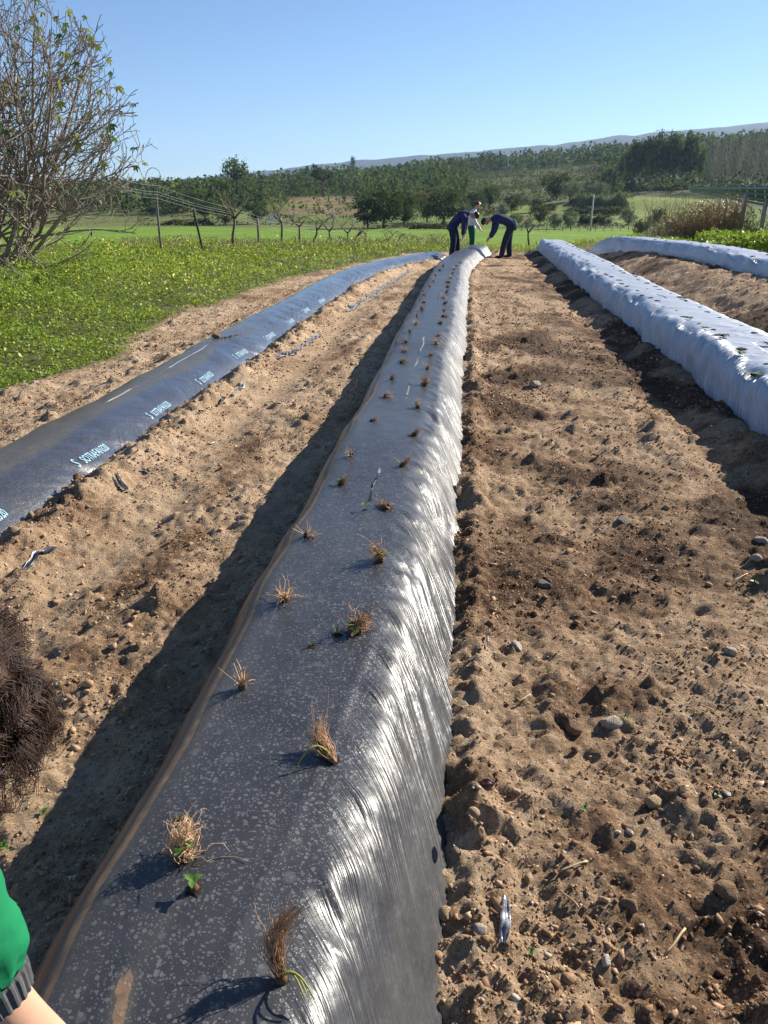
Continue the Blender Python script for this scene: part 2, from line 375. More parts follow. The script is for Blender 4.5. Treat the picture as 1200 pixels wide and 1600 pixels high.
# ------------------------------------------------------------------ mulch film beds
def film_material(name, kind):
    t = NT(name); uvn = t.n('UVMap'); uvn.uv_map = 'UVMap'; uv = uvn.outputs[0]
    sx = t.n('SeparateXYZ'); t.set(sx.inputs[0], uv); u, v = sx.outputs[0], sx.outputs[1]
    wr, du, be = t.sep(t.attr('mask')); p = t.pos()
    def vec(a, b):
        c = t.n('CombineXYZ'); t.set(c.inputs[0], a); t.set(c.inputs[1], b); return c.outputs[0]
    def ridged(vx, sc, det=2):
        n = t.noise(vx, sc, det, 0.5); return t.math('SUBTRACT', 1.0, t.math('ABSOLUTE', t.math('MULTIPLY_ADD', n, 2.0, -1.0)))
    sk = 1.25 if kind != 'white' else -0.9
    wv = t.math('ADD', t.math('MULTIPLY_ADD', u, sk, v), t.math('MULTIPLY', t.noise(p, 2.2, 1), 0.10))
    r1 = ridged(vec(t.math('MULTIPLY', wv, 36.0 if kind != 'white' else 20.0), t.math('MULTIPLY', u, 2.2)), 1.0, 3)
    r1 = t.math('POWER', r1, 2.5)
    if kind == 'white':
        top = ridged(vec(t.math('MULTIPLY', t.math('MULTIPLY_ADD', u, 0.35, v), 13.0), t.math('MULTIPLY', u, 2.6)), 1.0, 3)
        hgt = t.math('ADD', t.math('MULTIPLY', r1, wr), t.math('MULTIPLY', t.math('POWER', top, 2.0), t.math('MULTIPLY_ADD', wr, -0.5, 0.55)))
    else:
        hgt = t.math('MULTIPLY', r1, t.math('MULTIPLY', wr, t.ramp(t.noise(p, 7.0, 3), [(0.36, 0.45), (0.62, 1.2)])))
    soft = t.noise(vec(t.math('MULTIPLY', u, 14), t.math('MULTIPLY', v, 9)), 1.0, 2)
    b1 = t.bump(hgt, 0.85, 0.0050 if kind != 'white' else 0.019)
    b1 = t.bump(soft, 0.5, 0.006, b1)
    if kind == 'white':
        n1 = t.noise(p, 3.5, 4, 0.6)
        c = t.ramp(n1, [(0.3, (0.37, 0.40, 0.455)), (0.7, (0.47, 0.495, 0.545))])
        dn = t.math('MULTIPLY', du, t.ramp(t.noise(p, 14, 5, 0.7), [(0.35, 0.0), (0.65, 1.0)]))
        c = t.mix(t.math('MULTIPLY', dn, 0.55), c, (0.34, 0.24, 0.16)); t.base(c)
        t.rough(0.36, 0.5); t.set(t.b.inputs['Normal'], b1); return t.m
    # drops of condensation under the black film
    def dots(scale, rmin, rmax):
        vo = t.n('TexVoronoi', feature='F1'); t.set(vo.inputs['Vector'], vec(u, v)); vo.inputs['Scale'].default_value = scale
        vo.inputs['Randomness'].default_value = 0.95
        rr = t.sep(vo.outputs['Color'])[0]
        rad = t.math('MULTIPLY_ADD', t.math('POWER', rr, 1.3), rmax-rmin, rmin)
        return t.math('MULTIPLY', t.math('SUBTRACT', rad, vo.outputs['Distance']), 9.0, clamp=True)
    dd = t.math('MAXIMUM', dots(84, 0.12, 0.50), t.math('MAXIMUM', t.math('MULTIPLY', dots(170, 0.15, 0.52), 0.85), t.math('MULTIPLY', dots(21, 0.0, 0.36), 0.55)))
    dd = t.math('MULTIPLY', dd, be, clamp=True)
    n0 = t.noise(p, 6, 5, 0.6); n4 = t.noise(p, 1.3, 3, 0.6)
    c = t.ramp(n0, [(0.3, (0.024, 0.024, 0.027)), (0.7, (0.042, 0.042, 0.046))])
    c = t.mix(t.math('MULTIPLY', dd, 0.62), c, (0.165, 0.163, 0.167))
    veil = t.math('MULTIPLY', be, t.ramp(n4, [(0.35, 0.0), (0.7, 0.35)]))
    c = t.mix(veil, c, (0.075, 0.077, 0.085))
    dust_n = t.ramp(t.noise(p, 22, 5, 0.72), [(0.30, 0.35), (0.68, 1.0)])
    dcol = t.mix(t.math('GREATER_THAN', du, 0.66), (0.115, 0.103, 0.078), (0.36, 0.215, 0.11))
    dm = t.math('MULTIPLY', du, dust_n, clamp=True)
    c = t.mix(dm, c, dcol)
    t.base(c)
    ro = t.math('ADD', 0.24 if kind == 'gloss' else 0.30, t.math('ADD', t.math('MULTIPLY', dm, 0.40), t.math('MULTIPLY', dd, 0.10)))
    ro = t.math('ADD', ro, t.math('MULTIPLY', t.noise(p, 18, 4, 0.7), 0.10))
    t.rough(ro, 0.7 if kind == 'gloss' else 0.5); t.b.inputs['Coat Roughness'].default_value = 0.16; t.set(t.b.inputs['Coat Weight'], t.math('MULTIPLY_ADD', dm, -1.3, 0.75 if kind == 'gloss' else 0.0, clamp=True)); t.set(t.b.inputs['Coat Normal'], b1)
    b2 = t.bump(t.math('MULTIPLY', dd, 1.0), 0.35, 0.0012, b1)
    t.set(t.b.inputs['Normal'], b2); return t.m
M_BLACK = film_material('black_mulch_film', 'black'); M_WHITE = film_material('white_mulch_film', 'white'); M_GLOSS = film_material('glossy_black_film', 'gloss')

class Bed:
    def __init__(s, name, prof, Y0, Y1, bend, mat, ncol, ystep, ymin, disp, masks, label):
        prof = np.array(prof, float)
        for _ in range(2):                                             # round the profile off (Chaikin)
            q = [prof[0]]
            for i in range(len(prof)-1): q += [prof[i]*0.75+prof[i+1]*0.25, prof[i]*0.25+prof[i+1]*0.75]
            prof = np.array(q+[prof[-1]])
        L = np.r_[0, np.cumsum(np.hypot(*np.diff(prof, axis=0).T))]
        s.u = np.linspace(0, L[-1], ncol); px = np.interp(s.u, L, prof[:, 0]); pz = np.interp(s.u, L, prof[:, 1])
        Ys = [Y0]
        while Ys[-1] < Y1: Ys.append(Ys[-1]+max(ymin, ystep*Ys[-1]))
        s.Y = np.array(Ys); U, Yg = np.meshgrid(s.u, s.Y); PX = np.repeat(px[None], len(s.Y), 0); PZ = np.repeat(pz[None], len(s.Y), 0)
        s.px, s.pz = px, pz
        endf = np.clip((Y1-Yg)/0.5, 0, 1)**0.5                         # the far end runs down into the soil
        mid = 0.5*(prof[0, 0]+prof[-1, 0])
        X = PX+bend(Yg); Z = PZ*endf-0.1*(1-endf)
        X = X+0.018*vn(Yg*1.6, Yg*0, 41)*np.sign(PX-mid)+0.012*vn(Yg*4.1, Yg*0, 42)
        Z = Z*(1+0.07*vn(Yg*0.8, Yg*0, 43))
        Z = Z+gz(np.full(s.Y.shape, mid)+bend(s.Y), s.Y)[:, None] if name != 'x' else Z
        P = np.stack([X, Yg, Z], -1)
        N = np.cross(np.gradient(P, axis=1)/1.0, np.gradient(P, axis=0)); N /= np.linalg.norm(N, axis=2)[..., None]+1e-12
        N = N*np.sign(N[..., 2:3]+1e-9)
        P = P+N*disp(PX, PZ, U, Yg)[..., None]
        s.P = P; s.mid = mid
        m = np.stack(masks(PX, PZ, U, Yg), -1).reshape(-1, 3)
        me = mk(name, P, grid_faces(*U.shape)[:, ::-1], mat, True, {'mask': m}, np.stack([U, Yg], -1).reshape(-1, 2))
        s.o = tag(link(name, me), label, 'plant bed')
    def uv(s, Y, u):
        Y = np.atleast_1d(np.asarray(Y, float)); u = np.atleast_1d(np.asarray(u, float))
        fi = np.interp(Y, s.Y, np.arange(len(s.Y))); fj = np.interp(u, s.u, np.arange(len(s.u)))
        i = np.minimum(fi.astype(int), len(s.Y)-2); j = np.minimum(fj.astype(int), len(s.u)-2); a = (fi-i)[:, None]; b = (fj-j)[:, None]
        P = s.P; return (P[i, j]*(1-b)+P[i, j+1]*b)*(1-a)+(P[i+1, j]*(1-b)+P[i+1, j+1]*b)*a
    def top(s, X, Y):
        """point on the upper surface above plan position"""
        i = int(np.argmin(np.abs(s.Y-Y))); row = s.P[i]; k = np.argsort(row[:, 0])
        return np.array([X, Y, np.interp(X, row[k, 0], row[k, 2])])

# centre bed, black film
def wrinkle(U, Y, k, sk, sd, lo=2.2):
    w_ = (Y+sk*U+0.025*vn(Y*1.7, U*3, sd+3))*k; n = vn(w_, U*lo, sd); return (1-np.abs(n)*2.0)
def dispC(PX, PZ, U, Y):
    side = sst(-0.33, -0.2, PX)*(1-sst(-0.03, 0.03, PX)); patch = sst(-0.5, 0.25, vn(Y*0.9, Y*0, 60)+0.35)*(0.35+1.1*sst(-0.4, 0.5, vn(Y*3.1, U*5, 68)))
    d = 0.0042*side*patch*wrinkle(U, Y, 17, 1.25, 61)+0.0022*side*patch*wrinkle(U, Y, 38, 1.25, 62)
    sh = np.exp(-((PX+0.205)/0.05)**2)
    d = d+0.008*sh*wrinkle(U, Y, 9, 0.8, 63, 3)+0.006*sh*vn(Y*14, U*9, 64)
    top = sst(-0.66, -0.6, PX)*(1-sst(-0.28, -0.2, PX))
    d = d+0.004*top*vn(PX*5, Y*1.6, 65)+0.0012*top*vn(PX*16, Y*9, 66)
    d = d+0.004*np.exp(-((PX+0.36-0.10*(Y-1.2))/0.012)**2)*(Y < 2.1)*top
    d = d-0.012*sst(-0.03, 0.02, PX)*vn(Y*3, Y*0, 67)
    return d
def maskC(PX, PZ, U, Y):
    side = sst(-0.31, -0.2, PX)*(0.55+0.45*sst(-0.2, 0.4, vn(Y*2.2, U*4, 70)))
    lowdust = sst(-0.13, -0.07, PX+0.03*vn(Y*5, U*9, 75))*(0.55*sst(3.6, 4.8, Y+0.6*vn(Y*2.0, U*0, 71))+0.20*(1-sst(1.5, 2.1, Y)))
    side = side*(1-0.75*np.clip(lowdust*1.6-.15, 0, 1))
    band = 1.0*np.exp(-((PX+0.698+0.006*vn(Y*2, Y*0, 72))/0.017)**2)+0.42*np.exp(-((PX+0.665)/0.03)**2)*(0.6+0.6*vn(Y*2.6, PX*12, 73))
    smear = 0.72*sst(-0.6, 1.1, vn(PX*25, Y*13, 74)*1.5+0.55-((PX+0.535)/0.04)**2-((Y-0.95)/0.17)**2)
    far = sst(4, 9, Y)*0.10  # sky sheen painted into the film colour, paler with distance
    dust = np.clip(np.maximum.reduce([lowdust, band, smear, far]), 0, 1)  # real dust and soil marks, together with the painted far sheen
    beads = sst(-0.70, -0.64, PX)*(1-0.85*sst(-0.27, -0.19, PX))*(1-0.75*sst(4.5, 9, Y))
    return side, dust, beads
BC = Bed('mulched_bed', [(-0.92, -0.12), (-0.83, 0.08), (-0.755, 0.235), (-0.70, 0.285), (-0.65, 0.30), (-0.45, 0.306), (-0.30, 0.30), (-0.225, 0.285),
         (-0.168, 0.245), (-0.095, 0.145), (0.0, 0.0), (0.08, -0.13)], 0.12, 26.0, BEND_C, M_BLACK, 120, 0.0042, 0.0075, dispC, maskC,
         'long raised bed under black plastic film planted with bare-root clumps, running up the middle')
# left bed, black film with lettering
def dispL(PX, PZ, U, Y):
    d = 0.006*vn(PX*4, Y*1.5, 80)+0.003*vn(PX*12, Y*5, 81)
    p = sst(0.05, 0.5, vn(Y*1.3, PX*3, 82)); far = sst(7, 11, Y)
    d = d+(0.004*p+0.010*far)*sst(-2.6, -2.45, PX)*wrinkle(U, Y, 7, -1.3, 83)
    return d
def maskL(PX, PZ, U, Y):
    top = 1-sst(-2.60, -2.52, PX+0.05*vn(Y*1.2, PX*2, 85)-0.02*np.minimum(Y-4, 6)*0.6)
    dust = top*0.65*(1-0.75*sst(6.5, 11, Y))
    wr = sst(0.15, 0.55, vn(Y*1.7, PX*4, 84))*0.8+0.8*sst(8, 12, Y)
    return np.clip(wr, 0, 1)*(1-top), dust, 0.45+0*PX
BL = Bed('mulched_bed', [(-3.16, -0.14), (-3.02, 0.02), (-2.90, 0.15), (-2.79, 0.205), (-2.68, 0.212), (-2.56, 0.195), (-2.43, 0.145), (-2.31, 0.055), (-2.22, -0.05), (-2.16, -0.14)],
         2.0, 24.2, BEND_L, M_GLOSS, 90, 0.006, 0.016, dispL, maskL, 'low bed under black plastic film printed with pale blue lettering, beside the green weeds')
# the two white beds
def dispW(base, sgn=1):
    def f(PX, PZ, U, Y):
        x = PX-base; sh = np.exp(-((x-0.14)/0.12)**2); side = 1-sst(0.14, 0.30, x); rg = lambda k, sk, sd, lo=1.5: np.abs(vn((Y+sk*U)*k, U*lo, sd))**0.8
        d = 0.034*sh*vn(Y*1.7, x*2, 90)-0.036*sh*rg(3.1, -.8, 91, 2)+0.014*sh
        d = d-0.060*side*rg(1.7, -1.3, 92)-0.028*side*rg(4.1, -0.9, 93)-0.012*side*rg(11, -1.2, 96, 2.5)+0.028*side
        d = d-0.010*sst(0.2, 0.3, x)*rg(4.5, .25, 97, 3)-0.005*sst(0.2, 0.3, x)*rg(11, .4, 98, 3)
        d = d+0.006*sst(0.2, 0.3, x)*vn(Y*6, x*2.5, 94)+0.008*sst(0.2, 0.3, x)*vn(Y*1.5, x*2.0, 95)
        return d
    return f
def maskW(base):
    def f(PX, PZ, U, Y):
        x = PX-base; side = 1-sst(0.15, 0.3, x)
        return 0.25+0.75*side, 0.5*(1-sst(-0.02, 0.06, x))+0.18*sst(0.2, 0.4, x), 0*PX
    return f
BR = Bed('mulched_bed', [(2.06, -0.20), (2.10, -0.05), (2.13, 0.10), (2.17, 0.27), (2.25, 0.360), (2.42, 0.385), (2.75, 0.385), (2.98, 0.37), (3.09, 0.30), (3.18, 0.10), (3.26, -0.12)],
         2.5, 28.0, BEND_R, M_WHITE, 120, 0.0050, 0.02, dispW(2.13), maskW(2.13), 'raised bed under crumpled white film with two lines of planting holes, right of the furrow')
BQ = Bed('mulched_bed', [(4.78, -0.20), (4.82, -0.05), (4.85, 0.08), (4.90, 0.20), (4.99, 0.28), (5.15, 0.30), (5.5, 0.305), (5.72, 0.29), (5.82, 0.22), (5.92, 0.05), (6.0, -0.14)],
         6.0, 24.6, BEND_Q, M_WHITE, 70, 0.009, 0.04, dispW(4.85), maskW(4.85), 'farthest right white film bed, curving in front of the dry brown brush')
# ================================================================== SMALL THINGS ON THE FIELD
rng = np.random.RandomState(11)
ICO_V, ICO_F = None, None
def _ico(sub):
    bm = bmesh.new(); bmesh.ops.create_icosphere(bm, subdivisions=sub, radius=1.0)
    V = np.array([v.co[:] for v in bm.verts]); F = np.array([[v.index for v in f.verts] for f in bm.faces]); bm.free(); return V, F
ICO1 = _ico(1); ICO2 = _ico(2); ICO3 = _ico(3)

def clod_material():
    t = NT('soil_crumb'); p = t.pos(); r, g, b = t.sep(t.attr('tint'))
    c = t.ramp(r, [(0.0, (0.12, 0.068, 0.038)), (0.35, (0.27, 0.160, 0.090)), (0.65, (0.43, 0.280, 0.165)), (0.88, (0.55, 0.39, 0.245)), (0.93, (0.50, 0.41, 0.30)), (1.0, (0.66, 0.56, 0.44))])
    c = t.mix(1.0, c, t.ramp(t.noise(p, 120, 4, 0.7), [(0.3, 0.75), (0.7, 1.2)]), 'MULTIPLY')
    t.base(c); t.rough(0.95, 0.15); t.set(t.b.inputs['Normal'], t.bump(t.noise(p, 260, 4, 0.7), 0.7, 0.004)); return t.m
M_CLOD = clod_material()
OCT_V = np.array([[1, 0, 0], [-1, 0, 0], [0, 1, 0], [0, -1, 0], [0, 0, 1], [0, 0, -1.]]); OCT_F = np.array([(0, 2, 4), (2, 1, 4), (1, 3, 4), (3, 0, 4), (2, 0, 5), (1, 2, 5), (3, 1, 5), (0, 3, 5)])
def soil_clods():
    def batch(nm, N, nmax, med, sig, kpx, smax, V0, F0, jit, label, lo=0.75, hi=25):
        y = np.exp(rng.uniform(math.log(lo), math.log(hi), N)); t = rng.uniform(-1, 1, N); x = -0.10*y+t*(1.25+0.52*y)
        keep = ~bedmask(x, y) & (grassiness(x, y) < 0.4) & (x < 6.2); _, path = soil_relief(x, y)
        keep &= rng.rand(N) < (0.22+0.78*sst(-0.35, 0.35, fbm(x/0.35, y/0.35, 3, 55)))*(1-0.7*path)
        x, y = x[keep][:nmax], y[keep][:nmax]; n = len(x); k = len(V0)
        s = np.exp(rng.normal(math.log(med), sig, n)); s = np.clip(np.maximum(s, kpx*y), 0.0022, smax); s = s*(1+0.25*np.exp(-((x-BEND_L(y)+2.14)/0.2)**2))
        V = V0[None]*(1+rng.uniform(-jit, jit, (n, k, 1)))+rng.uniform(-jit*.7, jit*.7, (n, k, 3)); V = V*np.stack([rng.uniform(0.6, 1.45, n), rng.uniform(0.6, 1.45, n), rng.uniform(0.5, 1.0, n)], -1)[:, None]
        an = rng.uniform(0, 6.28, n); ca, sa = np.cos(an)[:, None], np.sin(an)[:, None]; V = np.stack([V[..., 0]*ca-V[..., 1]*sa, V[..., 0]*sa+V[..., 1]*ca, V[..., 2]], -1)*s[:, None, None]
        V = V+np.stack([x, y, ground_z(x, y)+s*0.15], -1)[:, None]; F = (F0[None]+np.arange(n)[:, None, None]*k).reshape(-1, 3)
        tint = np.clip(0.56+0.20*rng.randn(n)-0.18*sst(0, 0.6, x), 0, 0.88); pale = rng.rand(n) < 0.03; tint[pale] = rng.uniform(0.93, 1.0, pale.sum())
        tag(link(nm, mk(nm, V, F, M_CLOD, False, {'tint': np.repeat(tint, k)})), label, 'soil', kind='stuff')
    batch('soil_clods', 12000, 3800, 0.0064, 0.45, 0.0020, 0.018, ICO1[0], ICO1[1], 0.42, 'brown soil clods lying in the furrows')
    batch('soil_crumbs', 150000, 54000, 0.0034, 0.42, 0.00130, 0.011, OCT_V, OCT_F, 0.40, 'fine loose soil crumbs covering the furrows')
soil_clods()

# ---- stones one can pick out
def stone_mesh(name, seed, col, flat=0.6, ang=0.35):
    rs = np.random.RandomState(seed); V, F = ICO3; V = V.copy()
    for _ in range(9):                                             # chip facets off
        d = rs.randn(3); d /= np.linalg.norm(d); k = rs.uniform(0.55, 0.85); h = V @ d; m = h > k
        V[m] -= np.outer(h[m]-k, d)*0.92
    V = V*np.array([1.0, rs.uniform(0.6, 0.9), flat]); V = V*(1+0.05*np.array([mnoise.noise(Vector(v)*3+Vector((seed, 0, 0))) for v in V]))[:, None]
    return mk(name, V, F, simple(name+'_%d' % seed, col, 0.9, 0.25, 0.22, 3.0, 0.6, 9.0, 0.15), ang > 0.5)
STONES = [  # x, y, width in px, colour key, label
 (955, 1133, 40, 'g', 'largest pale grey angular stone in the right furrow, a green shoot beside it'),
 (806, 1011, 32, 'g', 'flat pale grey stone in the right furrow, left of a darker row of clods'),
 (1140, 1020, 24, 'g', 'pale rectangular stone in the right furrow near the picture edge'),
 (896, 1139, 36, 'b', 'brown rounded stone just left of the largest pale grey stone'),
 (1021, 1256, 36, 't', 'tan rounded stone in the right furrow with a hollow at its left'),
 (740, 1272, 24, 't', 'smooth tan pebble beside the ragged film edge and the pinkish scrap'),
 (728, 1072, 26, 'o', 'orange-brown pebble beside the wrinkled film edge of the centre bed'),
 (984, 1416, 34, 'b', 'brown clod-like stone with a dark hollow at its left in the right furrow'),
 (947, 1504, 24, 'w', 'whitish rounded pebble low in the right furrow'),
 (751, 1452, 26, 'g', 'slim grey stone left of the crumpled grey film strip'),
 (695, 1430, 32, 't', 'tan stone pressed against the film edge near the bottom of the picture'),
 (1135, 1395, 40, 'b', 'brown lump of a stone at the lower right with dark holes above it'),
 (826, 1375, 22, 't', 'light tan chip below the long straw in the right furrow'),
 (764, 1336, 18, 't', 'small tan chip above the crumpled film strip in the right furrow'),
 (983, 1302, 18, 'w', 'small whitish pebble below the tan rounded stone'),
 (965, 1300, 12, 'w', 'tiny white pebble left of the small whitish pebble'),
 (1135, 1240, 16, 'w', 'pale chip at the right of the furrow beside thin grass'),
 (765, 975, 16, 'b', 'dark small stone above the transparent film shard'),
 (850, 916, 28, 'd', 'dark grey stone in the middle of the right furrow by a shaded hollow'),
 (973, 815, 30, 'd', 'dark stone catching light beside a heap of dark soil'),
 (1187, 848, 24, 'g', 'grey stone in the shade below the white bed, the upper of two'),
 (1180, 873, 24, 'g', 'grey stone in the shade below the white bed, the lower of two'),
 (705, 886, 14, 'w', 'small white pebble touching the film edge halfway up the centre bed'),
 (711, 825, 16, 'w', 'white pebble by a grass blade at the film edge of the centre bed'),
 (836, 602, 22, 'g', 'pale flat stone up in the right furrow near the planters'),
 (305, 1004, 20, 'd', 'grey-blue stone in the shade left of the centre bed, standing upright'),
 (262, 1206, 26, 'd', 'large dark cobble lying against the brown edge of the centre bed'),
 (143, 1398, 20, 'd', 'dark angular stone in the shade near the child'),
 (208, 1010, 14, 't', 'small tan pebble at the edge of the shade in the left furrow'),
 (157, 1160, 14, 'w', 'pale pebble on the sunlit soil right of the child\'s hair'),
 (120, 690, 16, 't', 'little tan stone on the earth ridge beside the lettered film'),
 (50, 806, 18, 't', 'tan clod-stone with a dark side at the foot of the lettered film')]
SCOL = dict(g=(0.50, 0.43, 0.33), b=(0.30, 0.185, 0.105), t=(0.50, 0.34, 0.20), o=(0.46, 0.27, 0.13), w=(0.70, 0.61, 0.48), d=(0.21, 0.185, 0.155))
SM = {}
for i, (x, y, wpx, k, lab) in enumerate(STONES):
    key = (k, i % 3)
    if key not in SM: SM[key] = stone_mesh('stone', 3+i, SCOL[k], [0.62, 0.5, 0.75][i % 3])
    P = at(x, y, 0.01); z = float(ground_z(P[0], P[1])); P = at(x, y, z); dpt = proj(P)[2]; s = wpx/FPX*dpt*0.5
    o = link('stone', SM[key], None, (P[0], P[1], z+s*0.18), i*1.7, s); o.rotation_euler = (0.3*math.sin(i*2.1), 0.3*math.cos(i*1.3), i*1.7)
    tag(o, lab, 'stone', 'stones lying in the furrows')
# the stone lying on the left film
P = BL.top(at(338, 531, .2)[0], at(338, 531, .2)[1]); o = link('stone', stone_mesh('stone', 77, (0.30, 0.20, 0.12), 0.6), None, P+np.array([0, 0, .02]), 0.5, 0.05)
tag(o, 'brown stone lying on the left black film bed', 'stone')
cr = MB()
for k in range(14): cr.add(ICO1[0]*rng.uniform(.004, .011)*(1+.3*rng.randn(12, 1))+np.array([0.05+0.012*k+rng.uniform(-.01, .01), 0.02*k+rng.uniform(-.02, .02), -0.012]), ICO1[1])
tag(link('spilled_crumbs', cr.mesh('spilled_crumbs', M_CLOD, False), None, P+np.array([0, 0, .012])), 'crumbs of soil trailing from the stone on the left film', 'soil', kind='stuff')

# ---- torn bits of film
def scrap(name, pts, wid, mat, seed, lift=0.012, crump=0.006):
    """a crumpled strip following plan points"""
    rs = np.random.RandomState(seed); pts = np.array(pts, float); L = np.r_[0, np.cumsum(np.linalg.norm(np.diff(pts, axis=0), axis=1))]
    n = max(8, int(L[-1]/0.02)); s = np.linspace(0, L[-1], n); c = np.stack([np.interp(s, L, pts[:, 0]), np.interp(s, L, pts[:, 1])], -1)
    T = np.gradient(c, axis=0); T /= np.linalg.norm(T, axis=1)[:, None]; Nn = np.stack([-T[:, 1], T[:, 0]], -1)
    m = 9; q = np.linspace(-.5, .5, m); wv = wid*(0.65+0.5*vn(s*9, s*0, seed)); wv[0] *= .4; wv[-1] *= .5
    XY = c[:, None]+Nn[:, None]*(q[None, :, None]*wv[:, None, None]); X, Y = XY[..., 0], XY[..., 1]
    Z = ground_z(X, Y)*0.3+0.7*ground_z(c[:, 0], c[:, 1])[:, None]+lift+crump*(1-2*np.abs(vn(q[None]*9+0*X, s[:, None]*7, seed+1)))+crump*vn(X*40, Y*40, seed+2)
    me = mk(name, np.stack([X, Y, Z], -1), grid_faces(n, m), mat, True); return link(name, me)
def scrapmat(name, col, rough):
    t = NT(name); p = t.pos(); t.base(t.ramp(t.noise(p, 30, 4), [(0.3, tuple(c*.6 for c in col)), (0.7, tuple(c*1.5 for c in col))])); t.rough(rough, 0.5)
    t.set(t.b.inputs['Normal'], t.bump(t.noise(p, 90, 3), 0.6, 0.004)); return t.m
M_SCRAP = scrapmat('torn_black_film', (0.045, 0.048, 0.055), 0.30); M_GREY = scrapmat('dusty_grey_film', (0.26, 0.25, 0.24), 0.5); M_SILV = scrapmat('silvery_film', (0.22, 0.23, 0.25), 0.25)
SCR = [([(28, 900), (58, 872), (88, 855)], .045, M_SCRAP, 'bunched strip of black film poking from the soil ridge, far left'),
 ([(183, 760), (199, 767)], .05, M_SCRAP, 'small square tatter of black film in the left furrow'),
 ([(222, 737), (236, 739)], .03, M_SCRAP, 'tiny dark tatter of film above the square tatter, left furrow'),
 ([(312, 652), (325, 652)], .03, M_SCRAP, 'leftmost dark film shred below the lettered bed'),
 ([(322, 684), (336, 679)], .04, M_SCRAP, 'dark film shred half sunk in the middle of the left furrow'),
 ([(340, 636), (352, 626)], .05, M_SCRAP, 'bluish film shred in a line along the left furrow'),
 ([(365, 622), (380, 600)], .05, M_GREY, 'grey film shred standing up along the left furrow'),
 ([(432, 562), (465, 545), (500, 520)], .10, M_GREY, 'long grey strip of buried film showing along the left furrow'),
 ([(540, 485), (570, 463), (600, 444), (640, 422)], .16, M_GREY, 'far pale strip of buried film along the left furrow'),
 ([(788, 1410), (790, 1440), (786, 1475)], .024, M_SILV, 'crumpled silvery film strip at the bottom of the right furrow'),
 ([(760, 1000), (762, 1022)], .022, M_SCRAP, 'glassy dark shard of film in the right furrow beside the centre bed')]
for i, (pp, wd, m, lab) in enumerate(SCR):
    tag(scrap('film_scrap', [at(a, b, 0.02)[:2] for a, b in pp], wd, m, 200+i*5), lab, 'plastic scrap', 'torn film scraps')
tag(scrap('film_scrap', [at(752, 1236, 0.03)[:2], at(772, 1240, .03)[:2]], .022, scrapmat('purple_wrapper', (0.20, 0.07, 0.12), 0.4), 301, .014, .008), 'crumpled purplish scrap lying beside the ragged film edge', 'plastic scrap', 'torn film scraps')
# straws
M_STRAW = simple('straw', (0.50, 0.37, 0.20), 0.7, 0.3, 0.25, 20)
for a, b, c, d, lab in ((872, 1361, 920, 1345, 'longest pale straw lying across the right furrow'), (808, 1099, 830, 1087, 'short straw in the right furrow above the brown stone'),
                        (905, 1415, 880, 1390, 'thin straw low in the right furrow'), (1040, 1480, 1075, 1440, 'thin dry stalk at the lower right'), (1145, 905, 1170, 893, 'straw at the edge of the white bed shade'),
                        (130, 602, 165, 592, 'long brown stalk on the soil below the weeds')):
    p0, p1 = at(a, b, .015), at(c, d, .015); mb = MB(); q = np.linspace(0, 1, 7)[:, None]; pts = p0*(1-q)+p1*q; pts[:, 2] = ground_z(pts[:, 0], pts[:, 1]).max()+.004; pts[:, 2] += .004*np.sin(q[:, 0]*3)
    pts[:, 0] += .003*np.sin(q[:, 0]*5); mb.tube(pts, 0.0028, 5); tag(link('straw', mb.mesh('straw', M_STRAW)), lab, 'straw', 'dry straws in the furrows')

# ---- lettering on the left film
M_INK = simple('pale_blue_ink', (0.30, 0.47, 0.58), 0.45, 0.4, 0.15, 30)
def text_mesh(body, size, sx):
    cu = bpy.data.curves.new('lettering', 'FONT'); cu.body = body; cu.size = size; cu.resolution_u = 3; cu.offset = 0.0012
    o = bpy.data.objects.new('lettering', cu); COL.objects.link(o); bpy.context.view_layer.update()
    me = bpy.data.meshes.new_from_object(o.evaluated_get(bpy.context.evaluated_depsgraph_get())); bpy.data.objects.remove(o)
    bm = bmesh.new(); bm.from_mesh(me); bmesh.ops.triangulate(bm, faces=bm.faces)
    for _ in range(3):
        e = [q for q in bm.edges if q.calc_length() > 0.02]
        if e: bmesh.ops.subdivide_edges(bm, edges=e, cuts=1); bmesh.ops.triangulate(bm, faces=bm.faces)
    V = np.array([v.co[:] for v in bm.verts]); F = np.array([[v.index for v in f.verts] for f in bm.faces]); bm.free(); bpy.data.meshes.remove(me)
    V[:, 0] *= sx; return V, F
TW = text_mesh('SOTRAFAN320', 0.086, 0.60); TE = text_mesh('S', 0.105, 0.66)
def emblem():
    """the S-shaped mark of two stacked swooshes before each word"""
    mb = MB()
    for k, (y0, fl) in enumerate(((0.058, 1), (0.0, -1))):
        a = np.linspace(0, 1, 9); cx = 0.042*a if fl > 0 else 0.042*(1-a)
        yb = y0+0.012*np.sin(a*math.pi); yt = yb+0.020+0.016*np.sin(a*math.pi)*(1 if fl > 0 else .6)
        V = np.r_[np.stack([cx, yb, 0*a], -1), np.stack([cx, yt, 0*a], -1)]; mb.add(V, [(i, i+1, i+10, i+9) if fl > 0 else (i+9, i+10, i+1, i) for i in range(8)])
    for y0 in (0.030, 0.045): mb.add(np.array([[0.0, y0+.006, 0], [0.05, y0-.008, 0], [0.05, y0+.002, 0], [0.0, y0+.016, 0]]), [(0, 1, 2, 3)])
    V = np.concatenate(mb.V); F = np.array([f for f in mb.F]); return V, np.r_[F[:, [0, 1, 2]], F[:, [0, 2, 3]]]
TM = TE
u_base = float(np.interp(-2.335, BL.px, BL.u))
